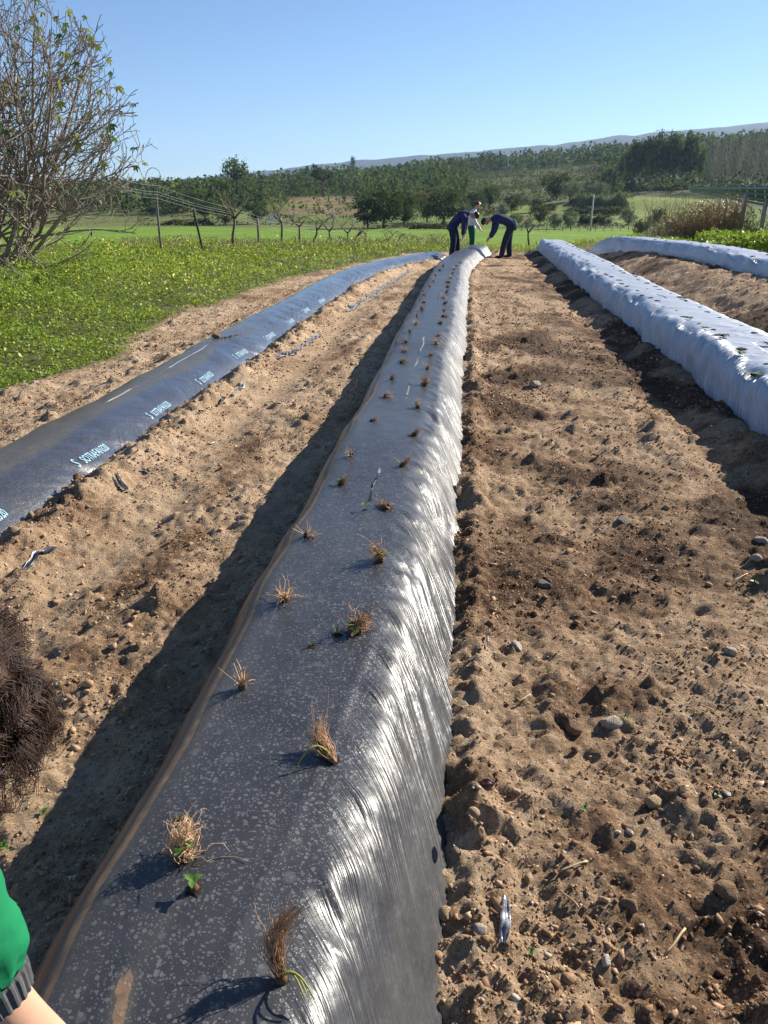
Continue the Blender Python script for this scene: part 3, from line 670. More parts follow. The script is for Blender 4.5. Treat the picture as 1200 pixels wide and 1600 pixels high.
for k in range(9):
    Y0 = 3.09+1.16*k
    for (V, F), dy, nm in ((TM, 0.0, 'printed_emblem'), (TW, 0.078, 'printed_lettering')):
        V2 = V[:, :2]; P = BL.uv(Y0+dy+V2[:, 0], u_base-V2[:, 1]); P = P+np.array([0.0028, 0, 0.0042])
        link(nm, mk(nm, P, F, M_INK, False), BL.o)

# ---- bare-root plants on the centre bed
M_ROOT = simple('root', (0.42, 0.255, 0.140), 0.85, 0.2, 0.35, 60); M_ROOT2 = simple('pale_root', (0.56, 0.37, 0.21), 0.85, 0.2, 0.3, 60); M_CROWN = simple('crown_bark', (0.12, 0.065, 0.035), 0.9, 0.2, 0.4, 60)
M_SHOOT = simple('yellow_green_shoot', (0.30, 0.30, 0.07), 0.6, 0.3, 0.3, 40); M_PLEAF = simple('plant_leaf', (0.075, 0.16, 0.025), 0.5, 0.4, 0.4, 60)
M_DEAD = simple('withered_leaf', (0.20, 0.10, 0.05), 0.85, 0.2, 0.4, 60)
def strands(seed, n, L, lean, spread, curl, r=0.0009, base=0.010, up=1.0):
    rs = np.random.RandomState(seed); mb = MB(); lean = np.array(lean, float)
    for k in range(n):
        th = rs.uniform(0, 6.28); d = lean+spread*np.array([math.cos(th), math.sin(th), 0])*rs.uniform(.2, 1)+np.array([0, 0, up*rs.uniform(.5, 1.1)])
        d /= np.linalg.norm(d); p = np.array([math.cos(th), math.sin(th), 0])*base*rs.rand()+np.array([0, 0, .004]); l = L*rs.uniform(.55, 1.1); m = 7; pts = [p]
        c = rs.randn(3)*curl
        for i in range(m-1):
            d = d+c*.35+rs.randn(3)*curl*.55; d[2] -= 0.09*i*(1-up*.4); d /= np.linalg.norm(d); p = p+d*l/(m-1)
            if p[2] < .003: p[2] = .003+.002*rs.rand()
            pts.append(p)
        rr = r*rs.uniform(.7, 1.4); mb.tube(pts, np.linspace(rr*1.3, rr*.5, m), 3, False)
    return mb
def bundle(seed, n, guide, rw, r=0.0009, fly=0.2, wav=.35):
    """a lock of roots following one guide curve, loose at the end"""
    rs = np.random.RandomState(seed); g = np.array(guide, float); m = 10; q = np.linspace(0, 1, m); G = np.stack([np.interp(q, np.linspace(0, 1, len(g)), g[:, k]) for k in range(3)], -1)
    for _ in range(2): G[1:-1] = (G[:-2]+2*G[1:-1]+G[2:])/4
    mb = MB()
    for k in range(n):
        o = rs.randn(3); o2 = rs.randn(3); L = rs.uniform(.55, 1.05); fl = rs.rand() < fly; w = rw*(.25+1.0*np.minimum(q*2.2, 1)+(2.2*q**2 if fl else 0)); P = np.stack([np.interp(q*L, q, G[:, j]) for j in range(3)], -1)
        ph = rs.uniform(0, 6.28, 3); wv = np.stack([np.sin(q*rs.uniform(6, 13)+ph[j]) for j in range(3)], -1); P = P+o*w[:, None]*.8+o2*(w*q)[:, None]*.5+wv*(rw*wav*np.minimum(q*4, 1))[:, None]; P[:, 2] = np.maximum(P[:, 2], .0025); rr = r*rs.uniform(.6, 1.3); mb.tube(P, np.linspace(rr*1.2, rr*.5, m), 3, False)
    return mb
def blade(L, W, bend=0.3, m=4):
    """a folded pointed leaf along +x"""
    a = np.linspace(0, 1, m+1); w_ = W*np.sin(np.clip(a*1.02+.06, 0, 1)*math.pi)**.8*.5; x = L*a; z = -bend*L*a*a
    V = np.r_[np.stack([x, -w_, z+w_*.35], -1), np.stack([x, 0*a, z], -1), np.stack([x, w_, z+w_*.35], -1)]; n = m+1
    return V, [(i, i+1, n+i+1, n+i) for i in range(m)]+[(n+i, n+i+1, 2*n+i+1, 2*n+i) for i in range(m)]
def trifoliate(seed, h, s):
    rs = np.random.RandomState(seed); mb = MB()
    for k in range(3):
        V, F = blade(s, s*.75, .3); R_ = rotz(k*2.1+rs.uniform(-.3, .3)); t = rs.uniform(.1, .5); Ry = np.array([[math.cos(t), 0, -math.sin(t)], [0, 1, 0], [math.sin(t), 0, math.cos(t)]])
        mb.add(V @ Ry.T @ R_.T+np.array([0, 0, h]), F)
    return mb
KIND = {}
def kinds():
    K = KIND
    K['tall'] = [('roots', bundle(1, 120, [(0, 0, .004), (-.012, .012, .035), (-.018, .028, .07), (.0, .046, .098), (.022, .05, .112)], .0085, .0010, .14).mesh('roots', M_ROOT))]
    K['bushy'] = [('roots', bundle(2, 130, [(.006, -.004, .004), (-.004, .01, .022), (.002, .03, .038), (.02, .042, .048)], .0125, .0009, .10, .6).mesh('roots', M_ROOT2))]
    K['lying'] = [('roots', bundle(3, 140, [(.01, -.01, .006), (-.012, .012, .018), (-.034, .028, .026), (-.042, .052, .045), (-.036, .066, .07)], .0085, .0010, .16).mesh('roots', M_ROOT))]
    K['straw'] = [('roots', strands(4, 22, .07, (.1, .05, 0), .55, .14, .0013, .006, 1.0).mesh('roots', M_ROOT2))]
    K['wide'] = [('roots', strands(5, 46, .085, (0, .1, 0), .9, .36, .0009, .008, .9).mesh('roots', M_ROOT2))]
    K['brown'] = [('roots', bundle(6, 90, [(.0, .0, .005), (.010, .006, .020), (.026, .010, .026), (.044, .006, .014)], .0095, .0010, .35, .5).mesh('roots', M_ROOT))]
    K['tuft'] = [('roots', bundle(7, 60, [(0, 0, .004), (.004, .004, .022), (.0, .012, .040), (.008, .018, .054)], .0065, .0010, .25).mesh('roots', M_ROOT))]
    mb = MB(); V, F = ICO2; mb.add(V*np.array([.011, .011, .014])*(1+.25*np.random.RandomState(3).randn(len(V), 1)*.4)+np.array([0, 0, .006]), F); K['crown'] = mb.mesh('crown', M_CROWN)
    mb = MB(); q = np.linspace(0, 1, 8); mb.tube(np.stack([.07*q, -.03*q-.02*q*q, .012+.035*np.sin(q*2.6)], -1), np.linspace(.003, .0014, 8), 5)
    mb.tube(np.stack([.05*q, -.012*q-.03*q*q, .010+.028*np.sin(q*2.7)], -1), np.linspace(.0026, .0012, 8), 5); mb.tube(np.stack([.06*q, .004-.05*q*q, .012+.020*np.sin(q*2.9)], -1), np.linspace(.002, .001, 8), 5); K['droop'] = mb.mesh('stem', M_SHOOT)
    mb = MB(); mb.tube(np.stack([-.075*q, -.05*q*q, .012+.04*np.sin(q*2.9)], -1), np.linspace(.002, .0026, 8), 5); V, F = blade(.02, .006, .2); mb.add(V @ rotz(3.9).T+np.array([-.075, -.05, .02]), F); K['stalk'] = mb.mesh('stem', M_SHOOT)
    K['leaf'] = trifoliate(5, .028, .024).mesh('leaf', M_PLEAF); K['leaf2'] = trifoliate(8, .018, .030).mesh('leaf', M_PLEAF); K['dead'] = trifoliate(9, .010, .034).mesh('leaf', M_DEAD)
    mb = MB()
    for k in range(6):
        V, F = blade(.05, .005, .25); t = 1.1+.1*k; Ry = np.array([[math.cos(t), 0, -math.sin(t)], [0, 1, 0], [math.sin(t), 0, math.cos(t)]]); mb.add(V @ Ry.T @ rotz(k*1.1).T*(.6+.08*k), F)
    K['grass'] = mb.mesh('leaf', M_PLEAF)
    mb = MB()
    for k in range(2):
        mb.tube(np.stack([(.045+.02*k)*q*math.cos(2.3+k*.7), (.045+.02*k)*q*math.sin(2.3+k*.7), .004+.05*q], -1), np.linspace(.0022, .0012, 8), 4)
    K['drystalk'] = mb.mesh('stem', M_STRAW)
kinds()
PLANTS = [ # x, y, kind, extra parts, scale, rotation, label
 (440, 1532, 'tall', ('crown', 'droop'), 1.0, 0.0, 'tall tangled root clump nearest the camera with a yellow-green drooping shoot'),
 (287, 1342, 'bushy', ('crown', 'leaf'), 1.15, 0.3, 'bushy pale root ball near the brown bed edge, nearest in the left line'),
 (303, 1390, 'none', ('leaf', 'crown'), 0.9, 0.8, 'tiny green sprout with its own dark hole below the nearest pale root ball'),
 (280, 1282, 'none', ('grass',), 0.45, 0.4, 'single green shoot just above the nearest pale root ball'),
 (518, 1188, 'lying', ('crown', 'stalk'), 1.0, 0.0, 'large brown root clump lying down, a pale stalk arching out to its left'),
 (379, 1076, 'straw', ('crown', 'drystalk'), 1.1, 0.0, 'straw-coloured split roots standing at the bed edge, second in the left line'),
 (556, 988, 'brown', ('crown', 'leaf2', 'dead'), 1.3, 0.6, 'brown root clump with green leaves, third from the camera in the right line'),
 (527, 992, 'none', ('grass',), 0.95, 0.0, 'grass-like green tuft left of the leafy brown root clump'),
 (488, 1010, 'none', ('grass',), 0.6, 1.0, 'small grass-like shoot farther left of the leafy brown root clump'),
 (446, 938, 'wide', ('crown',), 1.1, 0.2, 'wide splayed root clump at the bed edge, third in the left line'),
 (594, 878, 'brown', ('crown', 'leaf'), 1.3, 2.0, 'dark root clump with a green leaf at its right, fourth in the right line'),
 (478, 838, 'straw', ('crown', 'drystalk'), 1.0, 0.9, 'root clump with a long dry stalk pointing left, fourth in the left line'),
 (607, 794, 'brown', ('crown', 'dead'), 1.15, 1.0, 'flat brown root clump lying down, fifth in the right line'),
 (570, 797, 'none', ('drystalk', 'leaf'), 1.0, 2.2, 'loose pale stalk with a bit of green, left of the flat brown clump'),
 (532, 756, 'tuft', ('crown', 'leaf2'), 1.0, 0.0, 'small clump with green at its tip, fifth in the left line'),
 (628, 728, 'tuft', ('crown', 'drystalk'), 1.1, 1.5, 'upright clump with a pale tip, sixth in the right line'),
 (550, 711, 'straw', ('crown', 'drystalk'), 1.0, 2.4, 'clump split into two pale tufts, sixth in the left line'),
 (646, 680, 'tuft', ('crown', 'dead'), 1.0, 0.4, 'reddish brown tuft, seventh in the right line'),
 (580, 658, 'tuft', ('crown',), 0.8, 0.7, 'thin pale tuft, seventh in the left line'),
 (653, 638, 'tuft', ('crown', 'leaf2'), 1.2, 2.9, 'clump with dark green leaf at its right, eighth in the right line'),
 (602, 620, 'straw', ('crown', 'dead'), 1.25, 0.2, 'straw clump with withered leaves spread right, eighth in the left line')]
KR = ['tuft', 'brown', 'wide', 'tuft', 'brown', 'straw']; ORD = ['ninth', 'tenth', 'eleventh', 'twelfth', 'thirteenth', 'fourteenth', 'fifteenth', 'sixteenth', 'seventeenth', 'eighteenth', 'nineteenth', 'twentieth', 'twenty-first', 'twenty-second', 'twenty-third', 'twenty-fourth', 'twenty-fifth', 'twenty-sixth', 'twenty-seventh']
RIGHT = [(663, 602), (668, 577), (674, 556), (681, 538), (686, 524), (689, 506), (692, 495), (694, 486), (694, 475), (693, 466), (697, 457), (699, 449), (702, 442), (705, 435), (707, 428), (710, 422), (714, 416), (719, 411)]
LEFT = [(612, 592), (627, 567), (632, 550), (635, 535), (640, 519), (650, 507), (651, 495), (660, 484), (661, 473), (662, 461), (672, 448), (677, 440), (681, 431), (686, 423), (692, 416)]
LOOK = ['withered brown', 'grey-brown leafy', 'small dark', 'spread-out pale', 'green-tipped', 'bare dry']
for L_, nm in ((RIGHT, 'right'), (LEFT, 'left')):
    for k, (x, y) in enumerate(L_):
        lk = LOOK[(k*5+(nm == 'left')*2) % 6]
        ex = {'withered brown': ('crown', 'dead'), 'grey-brown leafy': ('crown', 'dead', 'leaf2'), 'small dark': ('crown',), 'spread-out pale': ('crown', 'drystalk'), 'green-tipped': ('crown', 'leaf2'), 'bare dry': ('crown', 'drystalk')}[lk]
        kd = {'withered brown': 'brown', 'grey-brown leafy': 'brown', 'small dark': 'tuft', 'spread-out pale': 'wide', 'green-tipped': 'tuft', 'bare dry': 'straw'}[lk]
        PLANTS.append((x, y, kd, ex, 1.25 if nm == 'right' else 1.1, k*1.3, 'bare-root plant, %s from the camera in the %s line of the centre bed' % (ORD[k], nm)))
def put_plant(bed, x, y, kd, ex, sc, rz, lab, grp, z=.3):
    P = at(x, y, z); P = at(x, y, bed.top(P[0], P[1])[2]); P = bed.top(P[0], P[1])
    root = empty('bare_root_plant' if kd != 'none' else 'sprout', P, rz); root.scale = (sc,)*3
    if kd != 'none':
        ro = link('roots', KIND[kd][0][1], root)
        if kd in ('tuft', 'brown', 'straw') and y < 900: q_ = int(x*7+y*3) % 5; ro.rotation_euler = ((.95, -.5, .7, 1.1, -.9)[q_], (.3, .8, -.7, 0, .4)[q_], q_*1.1)
    for e in ex:
        nm = dict(crown='crown', droop='stem', stalk='stem', drystalk='stem', leaf='leaf', leaf2='leaf', dead='leaf', grass='leaf')[e]
        link(nm, KIND[e], root)
    tag(root, lab, 'plant', grp); return root
HC = []
for x, y, kd, ex, sc, rz, lab in PLANTS: put_plant(BC, x, y, kd, ex, sc, rz, lab, 'plants on the centre bed')

# ---- planting holes in the white beds, with a few plants
M_HOLE = simple('dark_hole_soil', (0.050, 0.034, 0.024), 0.95, 0.1, 0.5, 40, 0.8, 90, 0.02)
def hole_mesh(seed):
    rs = np.random.RandomState(seed); n = 14; th = np.arange(n)*2*math.pi/n; r = .055*(1+.35*rs.randn(n)*.6)
    ring = np.stack([r*np.cos(th), r*np.sin(th)*.8, 0*th+.003], -1); inner = ring*np.array([.6, .6, 1])+np.array([0, 0, .010]); V = np.r_[ring, inner, [[0, 0, .008]]]
    F = [(i, (i+1) % n, n+(i+1) % n) for i in range(n)]+[(i, n+(i+1) % n, n+i) for i in range(n)]+[(n+i, n+(i+1) % n, 2*n) for i in range(n)]
    return mk('planting_hole', V, np.array(F), M_HOLE, False)
HM = [hole_mesh(i) for i in range(4)]
for i, (x, y, kd, ex, sc, rz, lab) in enumerate(PLANTS):
    P = at(x, y, .3); P = at(x, y, BC.top(P[0], P[1])[2]); link('planting_hole', HM[i % 4], BC.o, BC.top(P[0], P[1])+np.array([0, 0, -.001]), i*1.3, .22+.16*((i*7) % 5)/4)
def holes(bed, xs, Y0, Y1, step, bend):
    for c, X0 in enumerate(xs):
        Y = Y0+c*step*.5; k = 0
        while Y < Y1:
            X = X0+float(bend(Y))+.03*math.sin(k*2.3); P = bed.top(X, Y+.04*math.sin(k*1.7)); o = link('planting_hole', HM[(k+c) % 4], bed.o, P, k*1.1, rng.uniform(.35, .95)); Y += step*rng.uniform(.75, 1.3); k += 1
holes(BR, (2.45, 2.85), 5.2, 26.5, .50, BEND_R); holes(BQ, (5.15, 5.55), 12.2, 23.5, .7, BEND_Q)
M_DKLEAF = simple('dark_leaf', (0.022, 0.040, 0.015), 0.55, 0.4, 0.4, 60)
K2 = trifoliate(21, .03, .06).mesh('leaf', M_DKLEAF); K3 = trifoliate(23, .02, .05).mesh('leaf', M_PLEAF)
for x, y, m, s, lab in ((1180, 577, 'g', 1.3, 'bright green young plant nearest on the white bed'), (1156, 555, 'g', 1.1, 'green plant behind the nearest one on the white bed'), (1124, 536, 'd', 1.2, 'dark-leaved plant standing up on the white bed'),
                        (1101, 521, 'g', 1.0, 'low greyish plant behind the dark-leaved one on the white bed'), (1198, 543, 'd', .9, 'dark plant at the picture edge on the white bed'), (1071, 470, 'd', .9, 'small dark plant far along the white bed\'s right line'),
                        (1076, 504, 'd', .8, 'small dark plant behind the low greyish one, white bed'), (1164, 385, 'd', 1.4, 'dark plant on the farthest right bed by the weeds'), (1124, 382, 'd', 1.2, 'dark tuft on the crest of the farthest right bed')):
    bed = BR if y > 400 else BQ; P = at(x, y, .35 if bed is BR else .68); P = bed.top(np.clip(P[0], 2.3, 3.0) if bed is BR else np.clip(P[0], 4.9, 5.7), P[1])
    r_ = empty('young_plant', P, x*.1); r_.scale = (s,)*3
    for k in range(3): link('leaf', K2 if m == 'd' else K3, r_, (.02*math.cos(k*2.1), .02*math.sin(k*2.1), -.004*k), k*2.0)
    tag(r_, lab, 'plant', 'plants on the white beds')

# ---- little weeds coming up through the soil
for x, y, s, lab in ((190, 548, 2.2, 'leafy green weed tuft on the soil strip beside the left bed'), (975, 1128, .9, 'green shoot beside the largest pale grey stone'), (912, 1275, 1.0, 'thin grass shoot in the middle of the right furrow'),
                     (1120, 1245, 1.0, 'thin green grass by the pale chip at the right'), (1178, 912, 1.6, 'bright green seedling at the edge of the white bed shade'), (830, 1490, .8, 'green speck of a seedling low in the right furrow'),
                     (835, 602, .9, 'small green tuft high in the right furrow'), (70, 1275, 1.0, 'yellow-green seedling by the child\'s hair'), (8, 1330, 1.3, 'green seedling between the child\'s hair and sleeve'), (716, 822, 1.1, 'long grass blade at the film edge of the centre bed'), (855, 1060, .8, 'faint green weed above the grey stones')):
    P = at(x, y, 0); P = np.array([P[0], P[1], float(ground_z(P[0], P[1]))]); r_ = empty('weed_seedling', P, x); r_.scale = (s,)*3
    link('leaf', KIND['leaf2'], r_, None, None, .5); link('leaf', KIND['grass'], r_, None, 1.0, .6); tag(r_, lab, 'weed', 'weeds in the furrows')
# ================================================================== VEGETATION NEAR THE FIELD
def quads(C, size, rs, flat=0.0, asp=0.55, up=None):
    """leaf-like quads (pointed, slightly folded) at centres C; returns V, F"""
    n = len(C); size = np.broadcast_to(size, (n,))
    d = rs.randn(n, 3); d[:, 2] *= (1-flat)
    if up is not None: d[:, 2] = np.abs(d[:, 2])+up
    d /= np.linalg.norm(d, axis=1)[:, None]
    e = rs.randn(n, 3); e[:, 2] *= 0.6; e -= d*np.sum(e*d, 1)[:, None]; e /= np.linalg.norm(e, axis=1)[:, None]
    s = size[:, None]; nn = np.cross(d, e)
    V = np.stack([C-d*s*.5, C+e*s*asp*.5+nn*s*.10, C+d*s*.5, C-e*s*asp*.5+nn*s*.10], 1)
    return V.reshape(-1, 3), np.arange(4*n).reshape(n, 4)
def rep(t): return np.repeat(np.asarray(t), 4)

M_WEED = leafmat('weed_leaf', [(0.050, 0.095, 0.012), (0.150, 0.245, 0.026), (0.29, 0.385, 0.045), (0.46, 0.47, 0.11)], 0.30)
M_YEL = simple('yellow_petal', (0.62, 0.56, 0.07), 0.6, 0.3, 0.2, 10)
def weeds():
    rs = np.random.RandomState(5); N = 240000
    y = np.exp(rs.uniform(math.log(4.5), math.log(29), N)); x = GRASS_X(y)+0.35-rs.rand(N)**0.8*(2.0+0.42*y)
    g = grassiness(x, y); k = (rs.rand(N) < g) & (fbm(x/0.5, y/0.5, 2, 8) > -0.38); x, y = x[k], y[k]; n = min(len(x), 128000); x, y = x[:n], y[:n]
    edge = np.clip((GRASS_X(y)-x)/0.7, 0.18, 1)
    hgt = (0.10+0.36*np.clip(fbm(x/0.7, y/0.7, 3, 61)+.30, 0, 1)+0.38*sst(-4.6, -6.2, x)*(1-sst(14, 20, y)))*edge
    z = H(x, y)+hgt*rs.rand(n)**0.6
    s = (0.018+0.0016*y)*np.exp(rs.normal(0, .32, n))
    V, F = quads(np.stack([x, y, z], -1), s, rs, 0.35, 0.6)
    tint = np.clip(.45+.40*fbm(x/0.8, y/0.8, 4, 62)+.18*rs.randn(n)+0.12*sst(9, 18, y), 0, 1)
    tag(link('weeds', mk('weeds', V, F, M_WEED, False, {'tint': rep(tint)})), 'dense fresh green weeds along the left edge of the field', 'weeds', kind='stuff')
    # upright stems and yellow flowers
    m = 1500; i = rs.choice(n, m); fx, fy = x[i], y[i]; fl = fbm(fx/1.4, fy/1.4, 2, 63) > -0.1; fx, fy = fx[fl], fy[fl]
    fz = H(fx, fy)+.26+.22*rs.rand(len(fx)); C = np.repeat(np.stack([fx, fy, fz], -1), 3, 0)+rs.randn(len(fx)*3, 3)*.018
    V, F = quads(C, 0.020+0.0016*C[:, 1], rs, 0.5, 0.9)
    tag(link('weed_flowers', mk('weed_flowers', V, F, M_YEL, False)), 'small yellow flowers scattered over the weeds', 'flowers', kind='stuff')
weeds()
def patch(name, label, cat, px, Yr, n, size, hgt, mat, seed, up=None, tintc=.5, asp=.5, dens=None):
    """ground cover between two image columns and two distances"""
    rs = np.random.RandomState(seed); y = rs.uniform(Yr[0], Yr[1], n); a0, a1 = aOf(px[0]), aOf(px[1]); x = (a0+(a1-a0)*rs.rand(n))*y
    if dens is not None: k = dens(x, y); x, y = x[k], y[k]; n = len(x)
    h = hgt*(0.55+0.75*np.clip(fbm(x/1.1, y/1.1, 2, seed)+.4, 0, 1)); z = H(x, y)+h*rs.rand(n)**.8
    V, F = quads(np.stack([x, y, z], -1), size*rs.uniform(.6, 1.4, n), rs, 0.2, asp, up)
    return tag(link(name, mk(name, V, F, mat, False, {'tint': rep(np.clip(tintc+.22*rs.randn(n), 0, 1))})), label, cat, kind='stuff')
M_DRYG = leafmat('dry_grass', [(0.10, 0.085, 0.035), (0.20, 0.16, 0.065), (0.30, 0.24, 0.11), (0.22, 0.25, 0.07)], 0.15)
M_DRYB = leafmat('dry_brush', [(0.16, 0.085, 0.045), (0.27, 0.155, 0.085), (0.38, 0.24, 0.14), (0.45, 0.32, 0.20)], 0.1)
patch('dry_grass', 'dry grass and low brush on the slope beyond the left bed', 'grass', (180, 740), (24, 47), 15000, .14, .34, M_DRYG, 31, 0.9, .5, .14, lambda x, y: (x < GRASS_X(y)-.3) | (y > 27.5))
patch('verge_grass', 'pale green grass on the crest behind the planters', 'grass', (560, 1010), (26.6, 36), 7000, .12, .13, M_WEED, 32, 0.9, .75, .16)
patch('leafy_weeds', 'bright leafy weeds behind the farthest right bed', 'weeds', (1095, 1260), (21.5, 29), 9000, .12, .36, M_WEED, 33, None, .50, .6, lambda x, y: x > 5.9+0.1*(y-20))
patch('weeds', 'green weeds under the dry brush at the right', 'weeds', (960, 1130), (25.5, 31), 3000, .11, .18, M_WEED, 35, None, .5, .5)

# ---- dry brown brush on the right: thin stems
def brush(name, px, ytop, Y, wd, n, mat, label, seed, thick=.007, cat='bush', hs=1.35):
    rs = np.random.RandomState(seed); mb = MB(); base = np.array([aOf(px)*Y, Y]); zb = float(H(base[0], base[1])); htop = atY(px, ytop, Y)[2]-zb
    for k in range(n):
        r = wd*math.sqrt(rs.rand()); th = rs.uniform(0, 6.28); x = base[0]+r*math.cos(th); y = base[1]+r*.6*math.sin(th); p = np.array([x, y, float(H(x, y))-.05]); L = htop*hs*rs.uniform(.45, 1.0)*(1-.35*(r/wd)**2)
        d = np.array([rs.randn()*.22, rs.randn()*.22, 1.0]); pts = [p]
        for i in range(4): d = d+rs.randn(3)*np.array([.14, .14, .04]); d /= np.linalg.norm(d); p = p+d*L/4; pts.append(p)
        mb.tube(pts, np.linspace(thick, thick*.35, 5), 3, False)
        for q in range(3):
            a = rs.randint(1, 4); t = np.array(pts[a]); e = d+rs.randn(3)*np.array([.55, .55, .3]); e /= np.linalg.norm(e); mb.tube([t, t+e*L*.16, t+e*L*.27+np.array([0, 0, .04])], [thick*.6, thick*.45, thick*.2], 3, False)
    o = empty(name, (base[0], base[1], zb)); 
    me = mb.mesh('stems', mat); c = link('stems', me, o); c.location = (-base[0], -base[1], -zb); tag(o, label, cat); return o, base, zb, htop
M_BRN = simple('dry_stem', (0.30, 0.18, 0.10), 0.9, 0.1, 0.4, 1.5); M_GRYB = simple('bare_twig', (0.21, 0.165, 0.125), 0.9, 0.1, 0.4, 1.5); M_PALE = simple('pale_twig', (0.34, 0.29, 0.23), 0.9, 0.1, 0.3, 1.5)
def drybush(px, ytop, Y, wd, n, label, seed, mat=M_BRN, leaf=None, ln=0, lsz=.09):
    o, b, zb, h = brush('dry_bush', px, ytop, Y, wd, n, mat, label, seed)
    if ln:
        rs = np.random.RandomState(seed+9); th = rs.uniform(0, 6.28, ln); r = wd*np.sqrt(rs.rand(ln)); C = np.stack([r*np.cos(th), .6*r*np.sin(th), h*(.08+1.1*rs.rand(ln)*(1-.4*(r/wd)**2))], -1)
        V, F = quads(C, lsz*rs.uniform(.5, 1.3, ln), rs, 0, .4); link('leaves', mk('leaves', V, F, leaf, False, {'tint': rep(rs.rand(ln))}), o)
for a in ((1108, 318, 29, 1.15, 230, 'tall dry reddish-brown brush clump in front of the solar table, left half', 41, M_BRN, M_DRYB, 2400), (1142, 312, 30, .9, 150, 'dry reddish-brown brush clump touching the steel post', 42, M_BRN, M_DRYB, 1500),
          (1068, 338, 30, .9, 140, 'paler dry brush at the left end of the brown thicket', 43, M_GRYB, M_DRYB, 900), (1085, 300, 33, 1.2, 90, 'bare dark twiggy bush rising behind the brown thicket', 44, M_GRYB, None, 0),
          (1040, 300, 36, 1.1, 80, 'bare twiggy bush against the bright meadow', 45, M_GRYB, None, 0), (1185, 330, 27, .5, 50, 'thin dry weeds standing right of the steel post', 46, M_BRN, M_DRYB, 200)): drybush(*a)

# ---- the fig tree
M_FIGB = simple('fig_bark', (0.24, 0.20, 0.16), 0.85, 0.2, 0.3, 5, 0.4, 30, .01)
def fig_leaf_mesh(seed, col):
    rs = np.random.RandomState(seed); pts = []
    for k in range(5):
        a = (k-2)*0.72; L = [.55, .85, 1.0, .85, .55][k]; pts.append((a-.2, L*.72)); pts.append((a, L)); pts.append((a+.2, L*.72))
        if k < 4: pts.append((a+.36, .42))
    P = np.array([[r*math.cos(a), r*math.sin(a), -.25*r*r+.10*abs(math.sin(a*2.2))] for a, r in pts]); V = np.r_[[[-.12, 0, 0]], P]; n = len(P)
    return mk('leaf', V, np.array([(0, i, i+1) for i in range(1, n)]), col, False)
def flm(name, c):
    t = NT(name); p = t.obj(); cc = t.ramp(t.noise(p, 3, 3), [(0.3, tuple(q*.75 for q in c)), (0.7, tuple(q*1.25 for q in c))]); t.base(cc); t.rough(.5, .4)
    tr = t.n('BsdfTranslucent'); t.set(tr.inputs[0], cc); mx = t.n('MixShader'); mx.inputs[0].default_value = .35
    t.t.links.new(t.b.outputs[0], mx.inputs[1]); t.t.links.new(tr.outputs[0], mx.inputs[2]); t.t.links.new(mx.outputs[0], t.out.inputs[0]); return t.m
FLM = [fig_leaf_mesh(1, flm('fig_leaf', (.10, .17, .03))), fig_leaf_mesh(2, flm('fig_leaf_yellow', (.24, .27, .05))), fig_leaf_mesh(3, flm('fig_leaf_pale', (.22, .26, .14)))]
